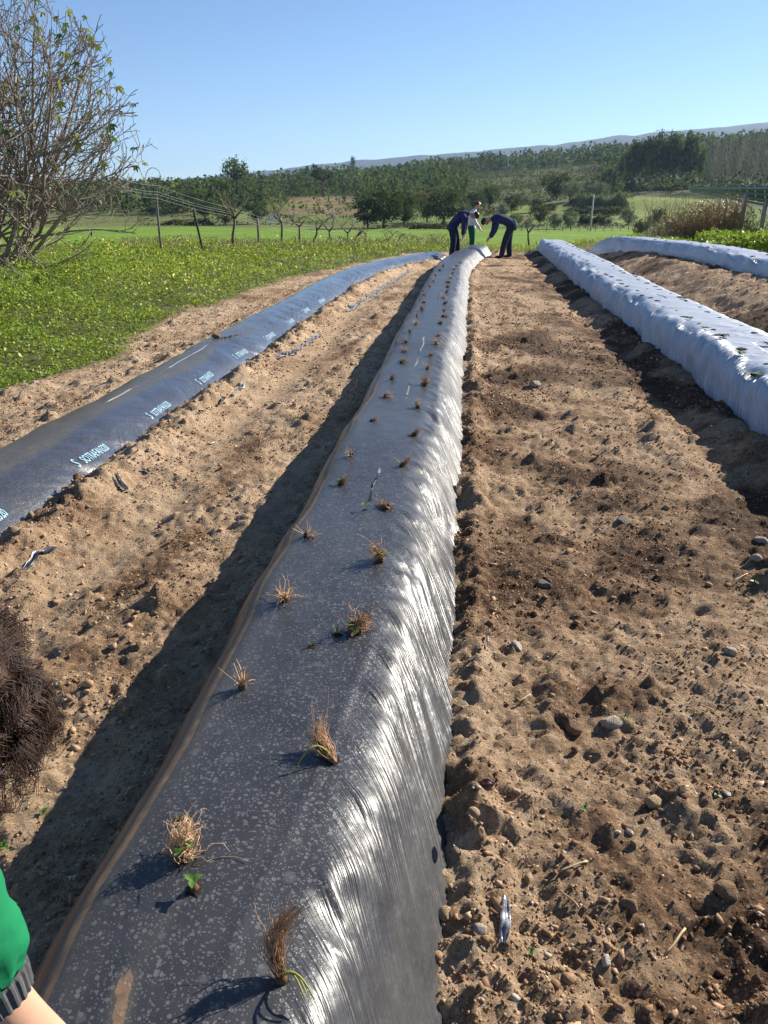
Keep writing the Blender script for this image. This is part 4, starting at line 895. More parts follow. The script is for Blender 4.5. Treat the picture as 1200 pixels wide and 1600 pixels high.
def fig_tree():
    rs = np.random.RandomState(19); B = at(-18, 452); B[2] = 0; root = empty('fig_tree', B); mb = MB(); tw = MB(); tips = []
    CEN = np.array([0, 0, 1.9]); RAD = np.array([3.3, 3.3, 3.8])
    def inside(p): return np.sum(((p-CEN)/RAD)**2) < 1
    def grow(p, d, L, r, lev, n):
        pts = [p.copy()]; rad = [r]; dirs = [d.copy()]
        for i in range(n):
            d = d+rs.randn(3)*(.10+.05*lev)+np.array([0, 0, .085+.05*(lev > 1)]); d /= np.linalg.norm(d)
            q = p+d*L/n
            if not inside(q) and i > 1: break
            if q[2] < .25: d[2] = abs(d[2])+.1; q = p+d*L/n
            p = q; pts.append(p.copy()); rad.append(max(.006, r*(1-.72*(i+1)/n))); dirs.append(d.copy())
        if len(pts) < 3: return
        (mb if lev < 2 else tw).tube(pts, rad, 6 if lev < 2 else 4, lev < 1)
        if lev >= 3 or (lev == 2 and rs.rand() < .15): tips.append((pts[-1], dirs[-1]))
        if lev < 3:
            m = [9, 5, 3][lev]
            for k in range(m):
                f = rs.uniform([.18, .15, .25][lev], .97); i = min(int(f*(len(pts)-1)), len(pts)-2); e = dirs[i]+rs.randn(3)*np.array([.75, .75, .55]); e /= np.linalg.norm(e)
                grow(pts[i]*.5+pts[i+1]*.5, e, L*[.52, .50, .48][lev]*rs.uniform(.7, 1.15), rad[i]*.62, lev+1, [7, 6, 5][lev])
    az = [0.1, 0.75, 1.4, 2.3, 3.1, 3.9, 4.7, 5.4, 5.95, 2.0, 6.2, 0.15, 5.7, 0.45, 0.3, 6.0, 0.9, 5.3, 0.05]; el = [66, 48, 72, 40, 58, 40, 76, 55, 42, 80, 52, 22, 70, 60, 38, 58, 66, 32, 45]
    for a, e in zip(az, el):
        e = R(e); d = np.array([math.cos(a)*math.cos(e), math.sin(a)*math.cos(e), math.sin(e)]); grow(np.array([rs.randn()*.10, rs.randn()*.10, 0.]), d, rs.uniform(3.6, 4.9), .048, 0, 10)
    link('trunk', mb.mesh('trunk', M_FIGB), root); link('twigs', tw.mesh('twigs', M_FIGB), root)
    idx = rs.permutation(len(tips)); print('fig tips', len(tips))
    used = 0
    for i in idx:
        p, d = tips[i]
        if used >= 300: break
        wx = p+B; x, y, dp = proj(wx)
        if x < -60: continue
        if rs.rand() < (.15 if p[2] > 1.5 else .0): continue
        k = rs.choice([0, 1, 2], p=[.45, .35, .2]); o = link('leaf', FLM[k], root); s = rs.uniform(.085, .16)
        o.location = p+d*.02; o.rotation_euler = (rs.uniform(-.8, .8), rs.uniform(.2, 1.5), rs.uniform(0, 6.28)); o.scale = (s,)*3; used += 1
    # a leafy low shoot on the near side
    for k in range(46):
        x, y = rs.uniform(0, 92), rs.uniform(425, 512); P = atY(x, y, 11.2+rs.rand()*1.2); q = P-B
        o = link('leaf', FLM[0 if k % 4 else 1], root); s = rs.uniform(.08, .14); o.location = q; o.rotation_euler = (rs.uniform(-.7, .7), rs.uniform(.3, 1.4), rs.uniform(0, 6.28)); o.scale = (s,)*3
    lo = MB()
    for k in range(9):
        P0 = np.array([-.2+.05*k, -.3, .35]); P1 = atY(10+k*9, 430+rs.rand()*75, 11.5+rs.rand()*.6)-B; q = np.linspace(0, 1, 6)[:, None]; pt = P0*(1-q)+P1*q; pt[:, 2] += .35*np.sin(q[:, 0]*math.pi); lo.tube(pt, np.linspace(.028, .006, 6), 5)
    link('low_branch', lo.mesh('low_branch', M_FIGB), root)
    tag(root, 'big multi-stemmed fig tree, nearly bare, with scattered leaves, rising from the green weeds', 'tree')
fig_tree()

# ---- vines on a trellis beyond the weeds
M_VINE = simple('vine_bark', (0.15, 0.115, 0.085), 0.9, 0.15, 0.4, 6); M_CANE = simple('vine_cane', (0.30, 0.225, 0.155), 0.85, 0.2, 0.3, 6)
def vine(x, yb, yt, Y, seed, label, fork=.5, canes=9, wid=1.0, arch=.3):
    rs = np.random.RandomState(seed); X = aOf(x)*Y; zb = min(atY(x, yb, Y)[2], float(H(X, Y))+.1); zt = atY(x, yt, Y)[2]; h = zt-zb; o = empty('grapevine', (X, Y, zb)); mb = MB(); cb = MB()
    hf = h*fork; q = np.linspace(0, 1, 7); sw = .05*rs.randn(2)
    tr = np.stack([sw[0]*np.sin(q*5), sw[1]*np.sin(q*4), hf*q-.25*(q == 0)], -1); mb.tube(tr, np.linspace(.055, .035, 7), 6); heads = []
    for k in range(2+rs.randint(2)):
        a = rs.uniform(0, 6.28); e = np.array([math.cos(a)*.30*wid, math.sin(a)*.12, .20+.1*rs.rand()]); p0 = tr[-1]; mb.tube([p0, p0+e*.6, p0+e], [.035, .03, .022], 5); heads.append(p0+e)
    for k in range(canes):
        p = heads[rs.randint(len(heads))]; a = rs.uniform(0, 6.28); L = (h-hf)*rs.uniform(.6, 1.15); d = np.array([math.cos(a)*.9*wid, math.sin(a)*.4, 1.0]); d /= np.linalg.norm(d); pts = [p]
        for i in range(7): d = d+np.array([rs.randn()*.1, rs.randn()*.08, -arch*(.3+.2*i)]); d /= np.linalg.norm(d); p = p+d*L/5; pts.append(p)
        cb.tube(pts, np.linspace(.012, .005, 8), 4, False)
    link('trunk', mb.mesh('trunk', M_VINE), o); link('canes', cb.mesh('canes', M_CANE), o); tag(o, label, 'vine', 'pruned vines on the trellis')
def ytr(x): return float(np.interp(x, [230, 360, 440, 520, 620, 700], [21.5, 26, 30, 35, 44, 52]))
for i, (x, yb, yt, lab, f) in enumerate(((362, 385, 312, 'tallest vine, beside the wires, forking into bent canes', .62), (438, 388, 318, 'straight-trunked vine just right of the white roof', .58), (466, 390, 330, 'slim vine second right of the white roof', .6),
        (490, 392, 333, 'vine with canes arching over to the right, third right of the white roof', .55), (515, 394, 340, 'vine with a kinked trunk, left of the straight dark one', .6), (541, 396, 345, 'straight dark vine with a wide head in the middle of the row', .62),
        (557, 398, 360, 'vine with a bent double trunk right of the straight dark one', .7), (572, 400, 362, 'low vine whose trunk crooks to the right', .65), (604, 402, 358, 'thick pale vine with drooping canes', .6), (622, 402, 368, 'small vine right of the thick pale vine', .7),
        (640, 402, 366, 'thin vine left of the brown vine thicket', .65), (655, 402, 370, 'vine merging into the brown thicket, its left end', .6), (672, 402, 370, 'vine in the brown thicket left of the stooping planter', .6), (686, 402, 371, 'last vine before the stooping planter', .6),
        (830, 398, 352, 'lone bare sapling right of the bending planter', .75))):
    vine(x, yb, yt, ytr(x) if x < 800 else 33, 60+i, lab, f, 14 if x > 550 else 10, 1.0, .32 if i in (3, 8, 9, 10, 11) else .12)
M_POST = simple('weathered_post', (0.20, 0.17, 0.14), 0.85, 0.2, 0.3, 4, .3, 20, .01); M_DARKP = simple('tarred_post', (0.035, 0.032, 0.030), 0.8, 0.3, 0.3, 4); M_STEEL = simple('galvanised_steel', (0.30, 0.31, 0.32), 0.45, 0.5, 0.15, 4)
def post(name, x0, y0, x1, y1, Y, r, mat, label, group=None, cat='post', square=False):
    p0, p1 = atY(x0, y0, Y), atY(x1, y1, Y); zg = float(H(p0[0], p0[1])); 
    if p0[2] > zg: p0 = p0+(p0-p1)*(p0[2]-zg+.2)/(p1[2]-p0[2])
    mb = MB(); q = np.linspace(0, 1, 5)[:, None]; mb.tube((p0*(1-q)+p1*q)-p0, r, 4 if square else 8); o = link(name, mb.mesh(name, mat), None, p0); tag(o, label, cat, group); return p0, p1
post('trellis_post', 315, 382, 302, 328, 24.5, .035, M_DARKP, 'leaning dark slim post standing alone left of the tallest vine', 'trellis posts')
post('trellis_post', 405, 385, 402, 340, 28, .04, M_POST, 'short pale post under the wires, left of the white roof', 'trellis posts')
for x, y0, y1, lab in ((592, 402, 374, 'short thin stake between the crooked vine and the thick pale vine'), (618, 402, 378, 'short stake just right of the thick pale vine'), (531, 395, 368, 'slim stake left of the straight dark vine'), (838, 399, 377, 'short stake beside the lone sapling')):
    post('trellis_stake', x, y0, x, y1, ytr(x) if x < 800 else 33, .022, M_POST, lab, 'trellis posts')
def hook_pole():
    Y = 22.0; o = empty('hooked_pole', atY(252, 385, Y)); B = np.array(o.location); mb = MB()
    L = [(252, 388), (250, 372), (246, 330), (244, 300), (247, 285), (251, 275)]; mb.tube([atY(x, y, Y)-B for x, y in L], [.035, .033, .03, .025, .02, .016], 7); link('pole', mb.mesh('pole', M_POST), o)
    h = MB(); h.tube([atY(x, y, Y)-B for x, y in ((251, 276), (249, 268), (243, 263), (237, 262), (231, 266), (228, 273), (227, 280), (229, 288))], .010, 6); link('hook', h.mesh('hook', M_STEEL), o)
    tag(o, 'tall pole with a wire hook curling over its top, beside the fig tree', 'pole')
hook_pole()
M_WIRE = simple('galvanised_wire', (0.42, 0.42, 0.42), 0.4, 0.5, 0.1, 4)
for k, (ya, yb, yc, lab) in enumerate(((290, 325, 345, 'topmost trellis wire'), (300, 331, 349, 'second trellis wire from the top'), (304, 334, 353, 'third trellis wire from the top'), (310, 338, 358, 'lowest trellis wire'))):
    mb = MB(); pts = [atY(x, y, Y_) for x, y, Y_ in ((180, ya-14, 19.5), (247, ya, 22), (362, yb, 26), (440, yc, 30), (541, yc+14, 37), (640, yc+24, 46))]
    P = []
    for a, b in zip(pts[:-1], pts[1:]):
        for q in np.linspace(0, 1, 6)[:-1]: p = a*(1-q)+b*q; p[2] -= .05*math.sin(q*math.pi); P.append(p)
    P.append(pts[-1]); mb.tube(P, .0026, 4, False); tag(link('trellis_wire', mb.mesh('trellis_wire', M_WIRE)), lab+', running from the fig tree to the vines', 'wire', 'trellis wires')

# ---- solar table on the right
M_PANEL = simple('panel_back', (0.035, 0.052, 0.042), 0.5, 0.4, 0.25, .8); M_RAIL = simple('green_grey_rail', (0.10, 0.14, 0.115), 0.5, 0.4, 0.2, 2)
def solar_table():
    A = atY(1235, 291, 25.0); Bf = atY(1078, 293.5, 85.0); B0 = atY(1235, 324, 26.5); B1 = atY(1078, 297.5, 87); zt = A[2]
    root = empty('solar_table', (A[0], A[1], float(H(A[0], A[1])))); O = np.array(root.location); n = 22
    for i in range(n):
        f0, f1 = (i+.03)/n, (i+.97)/n; a0, a1 = A*(1-f0)+Bf*f0, A*(1-f1)+Bf*f1; b0, b1 = B0*(1-f0)+B1*f0, B0*(1-f1)+B1*f1
        for j in range(4):
            g0, g1 = (j+.04)/4, (j+.90)/4; q = [a0*(1-g0)+b0*g0, a1*(1-g0)+b1*g0, a1*(1-g1)+b1*g1, a0*(1-g1)+b0*g1]; q = np.array(q)-O
            mb = MB(); up = np.array([0, 0, .045]); mb.add(np.r_[q, q+up], [(0, 1, 2, 3), (7, 6, 5, 4), (0, 4, 5, 1), (1, 5, 6, 2), (2, 6, 7, 3), (3, 7, 4, 0)]); link('panel', mb.mesh('panel', M_PANEL, False), root)
    for g in (0.0, .34, .66, 1.0):
        p0, p1 = A*(1-g)+B0*g, Bf*(1-g)+B1*g; mb = MB(); q = np.linspace(0, 1, 12)[:, None]; mb.tube(p0*(1-q)+p1*q-O-np.array([0, 0, .06]), .045, 4); link('rail', mb.mesh('rail', M_RAIL, False), root)
    for x, yt, Y in ((1166, 303, 31), (1154, 308, 37), (1197, 316, 30), (1137, 303, 47), (1127, 301, 58)):
        t = atY(x, yt, Y); zb = float(H(t[0], t[1]))-.3; mb = MB(); r_ = .05 if Y > 32 else .07; mb.box(np.array([t[0], t[1], (t[2]+zb)/2])-O, (r_*1.4, r_*2, t[2]-zb)); mb.box(np.array([t[0]-r_*.5, t[1], (t[2]+zb)/2])-O, (r_*.5, r_*2.6, t[2]-zb-.02)); link('post', mb.mesh('post', M_STEEL, False), root)
    tag(root, 'long table of dark green panels on steel posts at the right edge, seen from behind', 'solar panels')
solar_table()
# ================================================================== THE VALLEY AND THE WOODED HILL
_Yscan = np.r_[np.arange(55, 260, 1.0), np.arange(260, 720, 2.0)]
def place(x, yb):
    """where the land shows at this image column and row"""
    a = aOf(x); Z = H(a*_Yscan, _Yscan); P = np.stack([a*_Yscan, _Yscan, Z], -1); q = P-_C; yy = 800-FPX*(q @ _u)/(q @ _f)
    k = np.nonzero(yy <= yb)[0]; i = k[0] if len(k) else int(np.argmin(np.abs(yy-yb))); return P[i], float(q[i] @ _f)
LC = {'oak': [(0.026, 0.044, 0.018), (0.053, 0.083, 0.028), (0.098, 0.135, 0.044)], 'olive': [(0.120, 0.141, 0.076), (0.207, 0.228, 0.135), (0.326, 0.348, 0.217)],
      'euc': [(0.035, 0.057, 0.028), (0.074, 0.108, 0.048), (0.153, 0.184, 0.074)], 'pine': [(0.044, 0.076, 0.021), (0.098, 0.141, 0.039), (0.184, 0.240, 0.065)],
      'reed': [(0.065, 0.098, 0.039), (0.131, 0.174, 0.076), (0.283, 0.326, 0.164)], 'bramble': [(0.039, 0.048, 0.021), (0.087, 0.096, 0.044), (0.164, 0.153, 0.076)], 'russet': [(0.153, 0.108, 0.054), (0.261, 0.184, 0.087), (0.369, 0.261, 0.131)]}
LM = {k: leafmat(k+'_leaf', v, 0.22, 0.8) for k, v in LC.items()}
M_TRUNK = simple('tree_bark', (0.11, 0.085, 0.065), 0.9, 0.1, 0.3, 2); M_EUT = simple('eucalyptus_bark', (0.30, 0.25, 0.20), 0.85, 0.1, 0.25, 2); M_POP = simple('poplar_bark', (0.30, 0.26, 0.215), 0.85, 0.1, 0.2, 2)
def clumps(rs, cen, rad, K, M, cs, size, hollow=.45):
    d = rs.randn(K, 3); d /= np.linalg.norm(d, axis=1)[:, None]; r = (hollow+(1-hollow)*rs.rand(K)**.6)[:, None]; C = np.array(cen)+d*r*np.array(rad)*rs.uniform(.85, 1.12, (K, 1))
    P = (C[:, None]+rs.randn(K, M, 3)*cs*rs.uniform(.6, 1.3, (K, 1, 1))).reshape(-1, 3); t = np.repeat(np.clip(.45+.22*rs.randn(K), 0, 1), M)+.12*rs.randn(K*M)
    V, F = quads(P, size*rs.uniform(.6, 1.4, len(P)), rs, 0, .65); return V, F, rep(np.clip(t, 0, 1)), C
def tree_kind(kind, seed):
    rs = np.random.RandomState(seed); mb = MB(); tm = M_TRUNK
    def limbs(C, z0, r0, n):
        mb.tube([(0, 0, -.06), (rs.randn()*.008, rs.randn()*.008, z0*.5), (rs.randn()*.012, rs.randn()*.012, z0)], [r0*1.25, r0, r0*.8], 6)
        for c in C[rs.permutation(len(C))[:n]]:
            b = np.array([0, 0, z0*rs.uniform(.8, 1.0)]); m_ = (b+c)/2+rs.randn(3)*.03; mb.tube([b, m_, c], [r0*.55, r0*.35, r0*.12], 4, False)
    if kind in ('oak', 'olive', 'russet'):
        lo = .56; V, F, t, C = clumps(rs, (0, 0, lo), (.46, .46, .36), 46, 42, .075, .062); limbs(C, .26, .032 if kind != 'olive' else .028, 14)
    elif kind == 'bush':
        V, F, t, C = clumps(rs, (0, 0, .45), (.55, .5, .42), 36, 40, .09, .075, .2); limbs(C, .15, .03, 12)
    elif kind == 'euc':
        V, F, t, C = clumps(rs, (0, 0, .60), (.13, .13, .36), 40, 38, .042, .040, .3); C = C; tm = M_EUT; mb.tube([(0, 0, -.04), (rs.randn()*.01, 0, .4), (rs.randn()*.02, rs.randn()*.02, .9)], [.014, .011, .003], 6)
        for c in C[:18]: b = np.array([0, 0, max(.15, c[2]-.16)]); mb.tube([b, (b+c)/2, c], [.006, .004, .001], 4, False)
    elif kind == 'pine':
        V, F, t, C = clumps(rs, (0, 0, .76), (.40, .36, .20), 34, 44, .055, .045, .3); limbs(C, .62, .026, 22)
    elif kind == 'conifer':
        z = np.sort(rs.rand(42))*.85+.13; r = .20*(1-z)**.75; th = rs.uniform(0, 6.28, 42); C = np.stack([r*np.cos(th), r*np.sin(th), z], -1); P = (C[:, None]+rs.randn(42, 34, 3)*.034).reshape(-1, 3)
        V, F = quads(P, .040*rs.uniform(.6, 1.4, len(P)), rs, 0, .5); t = rep(np.clip(.4+.25*rs.randn(len(P)), 0, 1)); mb.tube([(0, 0, -.04), (0, 0, .5), (0, 0, .95)], [.016, .01, .002], 6)
    return mb.mesh('trunk', tm), V, F, t
TK = {}
def get_kind(kind, leaf, v):
    key = (kind, leaf, v)
    if key not in TK:
        tm, V, F, t = tree_kind(kind, 900+hash(kind) % 1+{'oak': 1, 'olive': 2, 'bush': 3, 'euc': 4, 'pine': 5, 'conifer': 6, 'russet': 7}[kind]*20+v); TK[key] = (tm, mk('crown', V, F, LM[leaf], False, {'tint': t}))
    return TK[key]
def tree(x, yb, yt, kind, leaf, label, group=None, wide=1.0, name=None, v=0, cat='tree'):
    P, d = place(x, yb); h = (yb-yt)/FPX*d*1.04; tm, cm = get_kind(kind, leaf, v); o = empty(name or dict(oak='oak_tree', olive='olive_tree', bush='shrub', euc='eucalyptus_tree', pine='pine_tree', conifer='conifer_tree', russet='russet_tree')[kind], P, x*.37)
    o.scale = (h*wide, h*wide, h); link('trunk', tm, o); link('crown', cm, o); tag(o, label, cat, group); return o
OAKS = 'oaks at the far edge of the field'; OL = 'olive trees beyond the field'
for a in ((600, 357, 296, 'oak', 'oak', 'largest dark round oak at the far edge of the green field', OAKS, 1.25, None, 0), (574, 357, 312, 'oak', 'oak', 'dark oak joined to the left side of the largest oak', OAKS, 1.1, None, 1), (632, 355, 305, 'oak', 'oak', 'dark oak joined to the right side of the largest oak', OAKS, .95, None, 2),
          (694, 350, 298, 'oak', 'oak', 'broad oak just left of the planters\' heads', OAKS, 1.35, None, 1), (668, 348, 310, 'oak', 'oak', 'smaller oak between the largest oak and the broad oak', OAKS, 1.0, None, 0), (656, 330, 300, 'russet', 'russet', 'russet-leaved tree showing above the oaks', None, 1.2, None, 0),
          (743, 330, 300, 'oak', 'oak', 'oak on the slope above the standing planter', OAKS, 1.2, None, 2), (766, 327, 292, 'oak', 'oak', 'narrow dark oak above the bending planter', OAKS, .8, None, 0), (755, 316, 294, 'oak', 'olive', 'grey-green small oak beside the narrow dark oak', OAKS, .9, None, 1),
          (868, 312, 274, 'oak', 'oak', 'tall dark oak standing before the hillside meadow', OAKS, 1.25, None, 1), (890, 314, 285, 'oak', 'olive', 'paler oak overlapping the right of the tall dark oak', None, 1.0, None, 2),
          (350, 352, 322, 'oak', 'oak', 'dark oak at the left field edge, below the umbrella pine', OAKS, 1.2, None, 2), (318, 342, 312, 'oak', 'oak', 'dark oak left of the umbrella pine\'s foot', OAKS, 1.3, None, 0), (292, 330, 300, 'oak', 'oak', 'dark oak on the slope seen over the leaning dark post', OAKS, 1.4, None, 1), (400, 350, 318, 'oak', 'oak', 'dark oak behind the wires above the white roof', OAKS, 1.2, None, 1),
          (372, 322, 258, 'pine', 'pine', 'tall umbrella pine breaking the skyline at the left', None, 1.0, None, 0), (350, 318, 285, 'pine', 'pine', 'smaller pine left of the umbrella pine', None, 1.1, None, 1), (505, 308, 265, 'pine', 'oak', 'dark spreading pine on the left skyline', None, 1.2, None, 2), (552, 285, 250, 'conifer', 'euc', 'pointed conifer topping the left skyline', None, 1.1, None, 0),
          (764, 246, 224, 'conifer', 'oak', 'lone tall tree breaking the middle of the ridge line', None, 1.3, None, 1), (1067, 222, 203, 'pine', 'oak', 'lone round-topped tree on the right skyline', None, 1.2, None, 1), (1040, 224, 206, 'pine', 'oak', 'spreading tree left of the lone round-topped skyline tree', None, 1.6, None, 0), (1012, 224, 207, 'pine', 'oak', 'tree second left of the lone skyline tree', None, 1.3, None, 2), (928, 228, 213, 'pine', 'oak', 'little flat-topped tree on the ridge above the scrub', None, 1.4, None, 1),
          (870, 358, 333, 'olive', 'olive', 'grey olive at the field edge, left of the pair', OL, 1.15, None, 0), (895, 358, 331, 'olive', 'olive', 'grey olive at the field edge, right of the pair', OL, 1.1, None, 1), (846, 354, 322, 'olive', 'bramble', 'darker olive behind the field-edge pair', OL, 1.0, None, 2), (828, 358, 342, 'olive', 'olive', 'small olive right beside the bending planter\'s back', OL, 1.0, None, 1), (808, 356, 334, 'olive', 'olive', 'olive behind the bending planter\'s back', OL, 1.1, None, 2),
          (815, 326, 300, 'olive', 'olive', 'pale olive on the rise above the bending planter', OL, 1.1, None, 0), (800, 332, 306, 'olive', 'bramble', 'dark olive left of the pale olive on the rise', OL, 1.1, None, 1), (786, 340, 318, 'olive', 'olive', 'olive directly above the bending planter\'s shoulders', OL, 1.2, None, 0), (838, 332, 310, 'olive', 'bramble', 'dusky olive right of the pale olive on the rise', OL, 1.3, None, 1), (862, 334, 318, 'olive', 'bramble', 'round dusky olive above the field-edge pair', OL, 1.3, None, 2),
          (936, 312, 286, 'olive', 'olive', 'big grey-green olive above the reed bed', OL, 1.3, None, 2), (986, 352, 322, 'bush', 'olive', 'round grey-green tree right of the white pole', OL, .8, 'olive_tree', 1), (950, 356, 336, 'olive', 'bramble', 'small pruned olive right of the white pole foot', OL, 1.1, None, 0),
          (720, 338, 318, 'olive', 'olive', 'pale olive behind the standing planter', OL, 1.1, None, 1)): tree(*a)
tree(1008, 372, 342, 'bush', 'oak', 'dark evergreen shrub behind the crest of the white beds', None, .75, None, 0, 'shrub'); tree(1030, 352, 325, 'bush', 'bramble', 'greyish shrub left of the brown thicket', None, 1.0, None, 1, 'shrub'); tree(695, 357, 344, 'bush', 'bramble', 'small shrub at the field edge left of the stooping planter', None, .9, None, 2, 'shrub'); tree(735, 357, 344, 'bush', 'olive', 'small grey shrub at the field edge behind the standing planter', None, 1.0, None, 0, 'shrub')
for i, x in enumerate((966, 976, 985, 995, 1004, 1013, 1022, 1031, 1040, 1049, 1058, 1068, 1078, 1088)):
    tree(x, 288+(i % 3), [246, 236, 224, 233, 218, 228, 216, 226, 214, 219, 231, 217, 227, 238][i], 'euc', ['euc', 'pine', 'euc', 'oak'][i % 4], 'eucalyptus, %s from the left in the tall dark grove above the meadow' % ['first', 'second', 'third', 'fourth', 'fifth', 'sixth', 'seventh', 'eighth', 'ninth', 'tenth', 'eleventh', 'twelfth', 'thirteenth', 'last'][i], 'eucalyptus grove', .92, None, i % 3)
def poplar(x, yb, yt, seed, label):
    rs = np.random.RandomState(seed); P, d = place(x, yb); h = (yb-yt)/FPX*d; o = empty('poplar_tree', P, seed); mb = MB(); tb = MB(); mb.tube([(0, 0, -.3), (0, 0, h*.4), (rs.randn()*.2, rs.randn()*.2, h*.97)], [.16, .11, .02], 6)
    for k in range(70):
        z = h*rs.uniform(.12, .92); th = rs.uniform(0, 6.28); L = (h-z)*.42*rs.uniform(.6, 1.2)+.9; q = np.linspace(0, 1, 5); r = L*.34*q**.8; pts = np.stack([r*math.cos(th), r*math.sin(th), z+L*q], -1); tb.tube(pts, np.linspace(.040, .012, 5), 3, False)
        for m in range(3): s = pts[rs.randint(1, 4)]; e = np.array([rs.randn()*.5, rs.randn()*.5, 1.2]); tb.tube([s, s+e*L*.16, s+e*L*.3], [.018, .014, .008], 3, False)
    link('trunk', mb.mesh('trunk', M_POP), o); link('branches', tb.mesh('branches', M_POP), o); tag(o, label, 'tree', 'bare poplars at the right')
for i, (x, yt) in enumerate(((1100, 236), (1110, 224), (1119, 216), (1129, 222), (1139, 214), (1149, 219), (1160, 212), (1171, 216), (1181, 210), (1190, 214), (1199, 209))):
    poplar(x, 298, yt, 500+i, 'bare pale poplar, %s from the left in the row above the solar table' % ['first', 'second', 'third', 'fourth', 'fifth', 'sixth', 'seventh', 'eighth', 'ninth', 'tenth', 'eleventh'][i])
# hedges, reeds
def hedge(name, xa, xb, yb, yt, n, leaf, label, cat, seed, up=None, asp=.6, size=.5, depth=3.0):
    rs = np.random.RandomState(seed); P0, d0 = place(xa, yb); P1, d1 = place(xb, yb); h = (yb-yt)/FPX*(d0+d1)/2; f = rs.rand(n); c = P0*(1-f[:, None])+P1*f[:, None]; c[:, 1] += rs.uniform(-.5, .5, n)*depth; top = h*(.75+.35*fbm(f*9, f*0, 3, seed)*1.5)*np.clip(np.minimum(f, 1-f)*9, .35, 1)
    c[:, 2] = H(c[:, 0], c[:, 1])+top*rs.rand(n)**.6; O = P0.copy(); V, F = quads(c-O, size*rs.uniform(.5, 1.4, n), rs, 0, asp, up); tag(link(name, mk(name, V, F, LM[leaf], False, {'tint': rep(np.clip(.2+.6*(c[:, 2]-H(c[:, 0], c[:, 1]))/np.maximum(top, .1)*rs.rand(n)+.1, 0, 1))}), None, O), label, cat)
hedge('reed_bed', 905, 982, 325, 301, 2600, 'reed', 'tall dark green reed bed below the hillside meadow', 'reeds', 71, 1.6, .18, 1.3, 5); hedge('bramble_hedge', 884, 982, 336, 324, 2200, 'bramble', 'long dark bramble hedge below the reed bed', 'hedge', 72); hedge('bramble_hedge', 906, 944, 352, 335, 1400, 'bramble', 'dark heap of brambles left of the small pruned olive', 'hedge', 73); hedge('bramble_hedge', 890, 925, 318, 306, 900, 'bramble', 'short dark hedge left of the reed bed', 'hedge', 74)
hedge('bramble_hedge', 960, 1075, 296, 287, 2200, 'russet', 'russet hedge along the top of the hillside meadow', 'hedge', 75, None, .6, .7, 4); hedge('bramble_hedge', 250, 330, 352, 342, 1000, 'bramble', 'low hedge at the left end of the valley field', 'hedge', 76)
hedge('bramble_hedge', 640, 700, 358, 350, 700, 'bramble', 'low dark growth under the oaks left of the planters', 'hedge', 77)
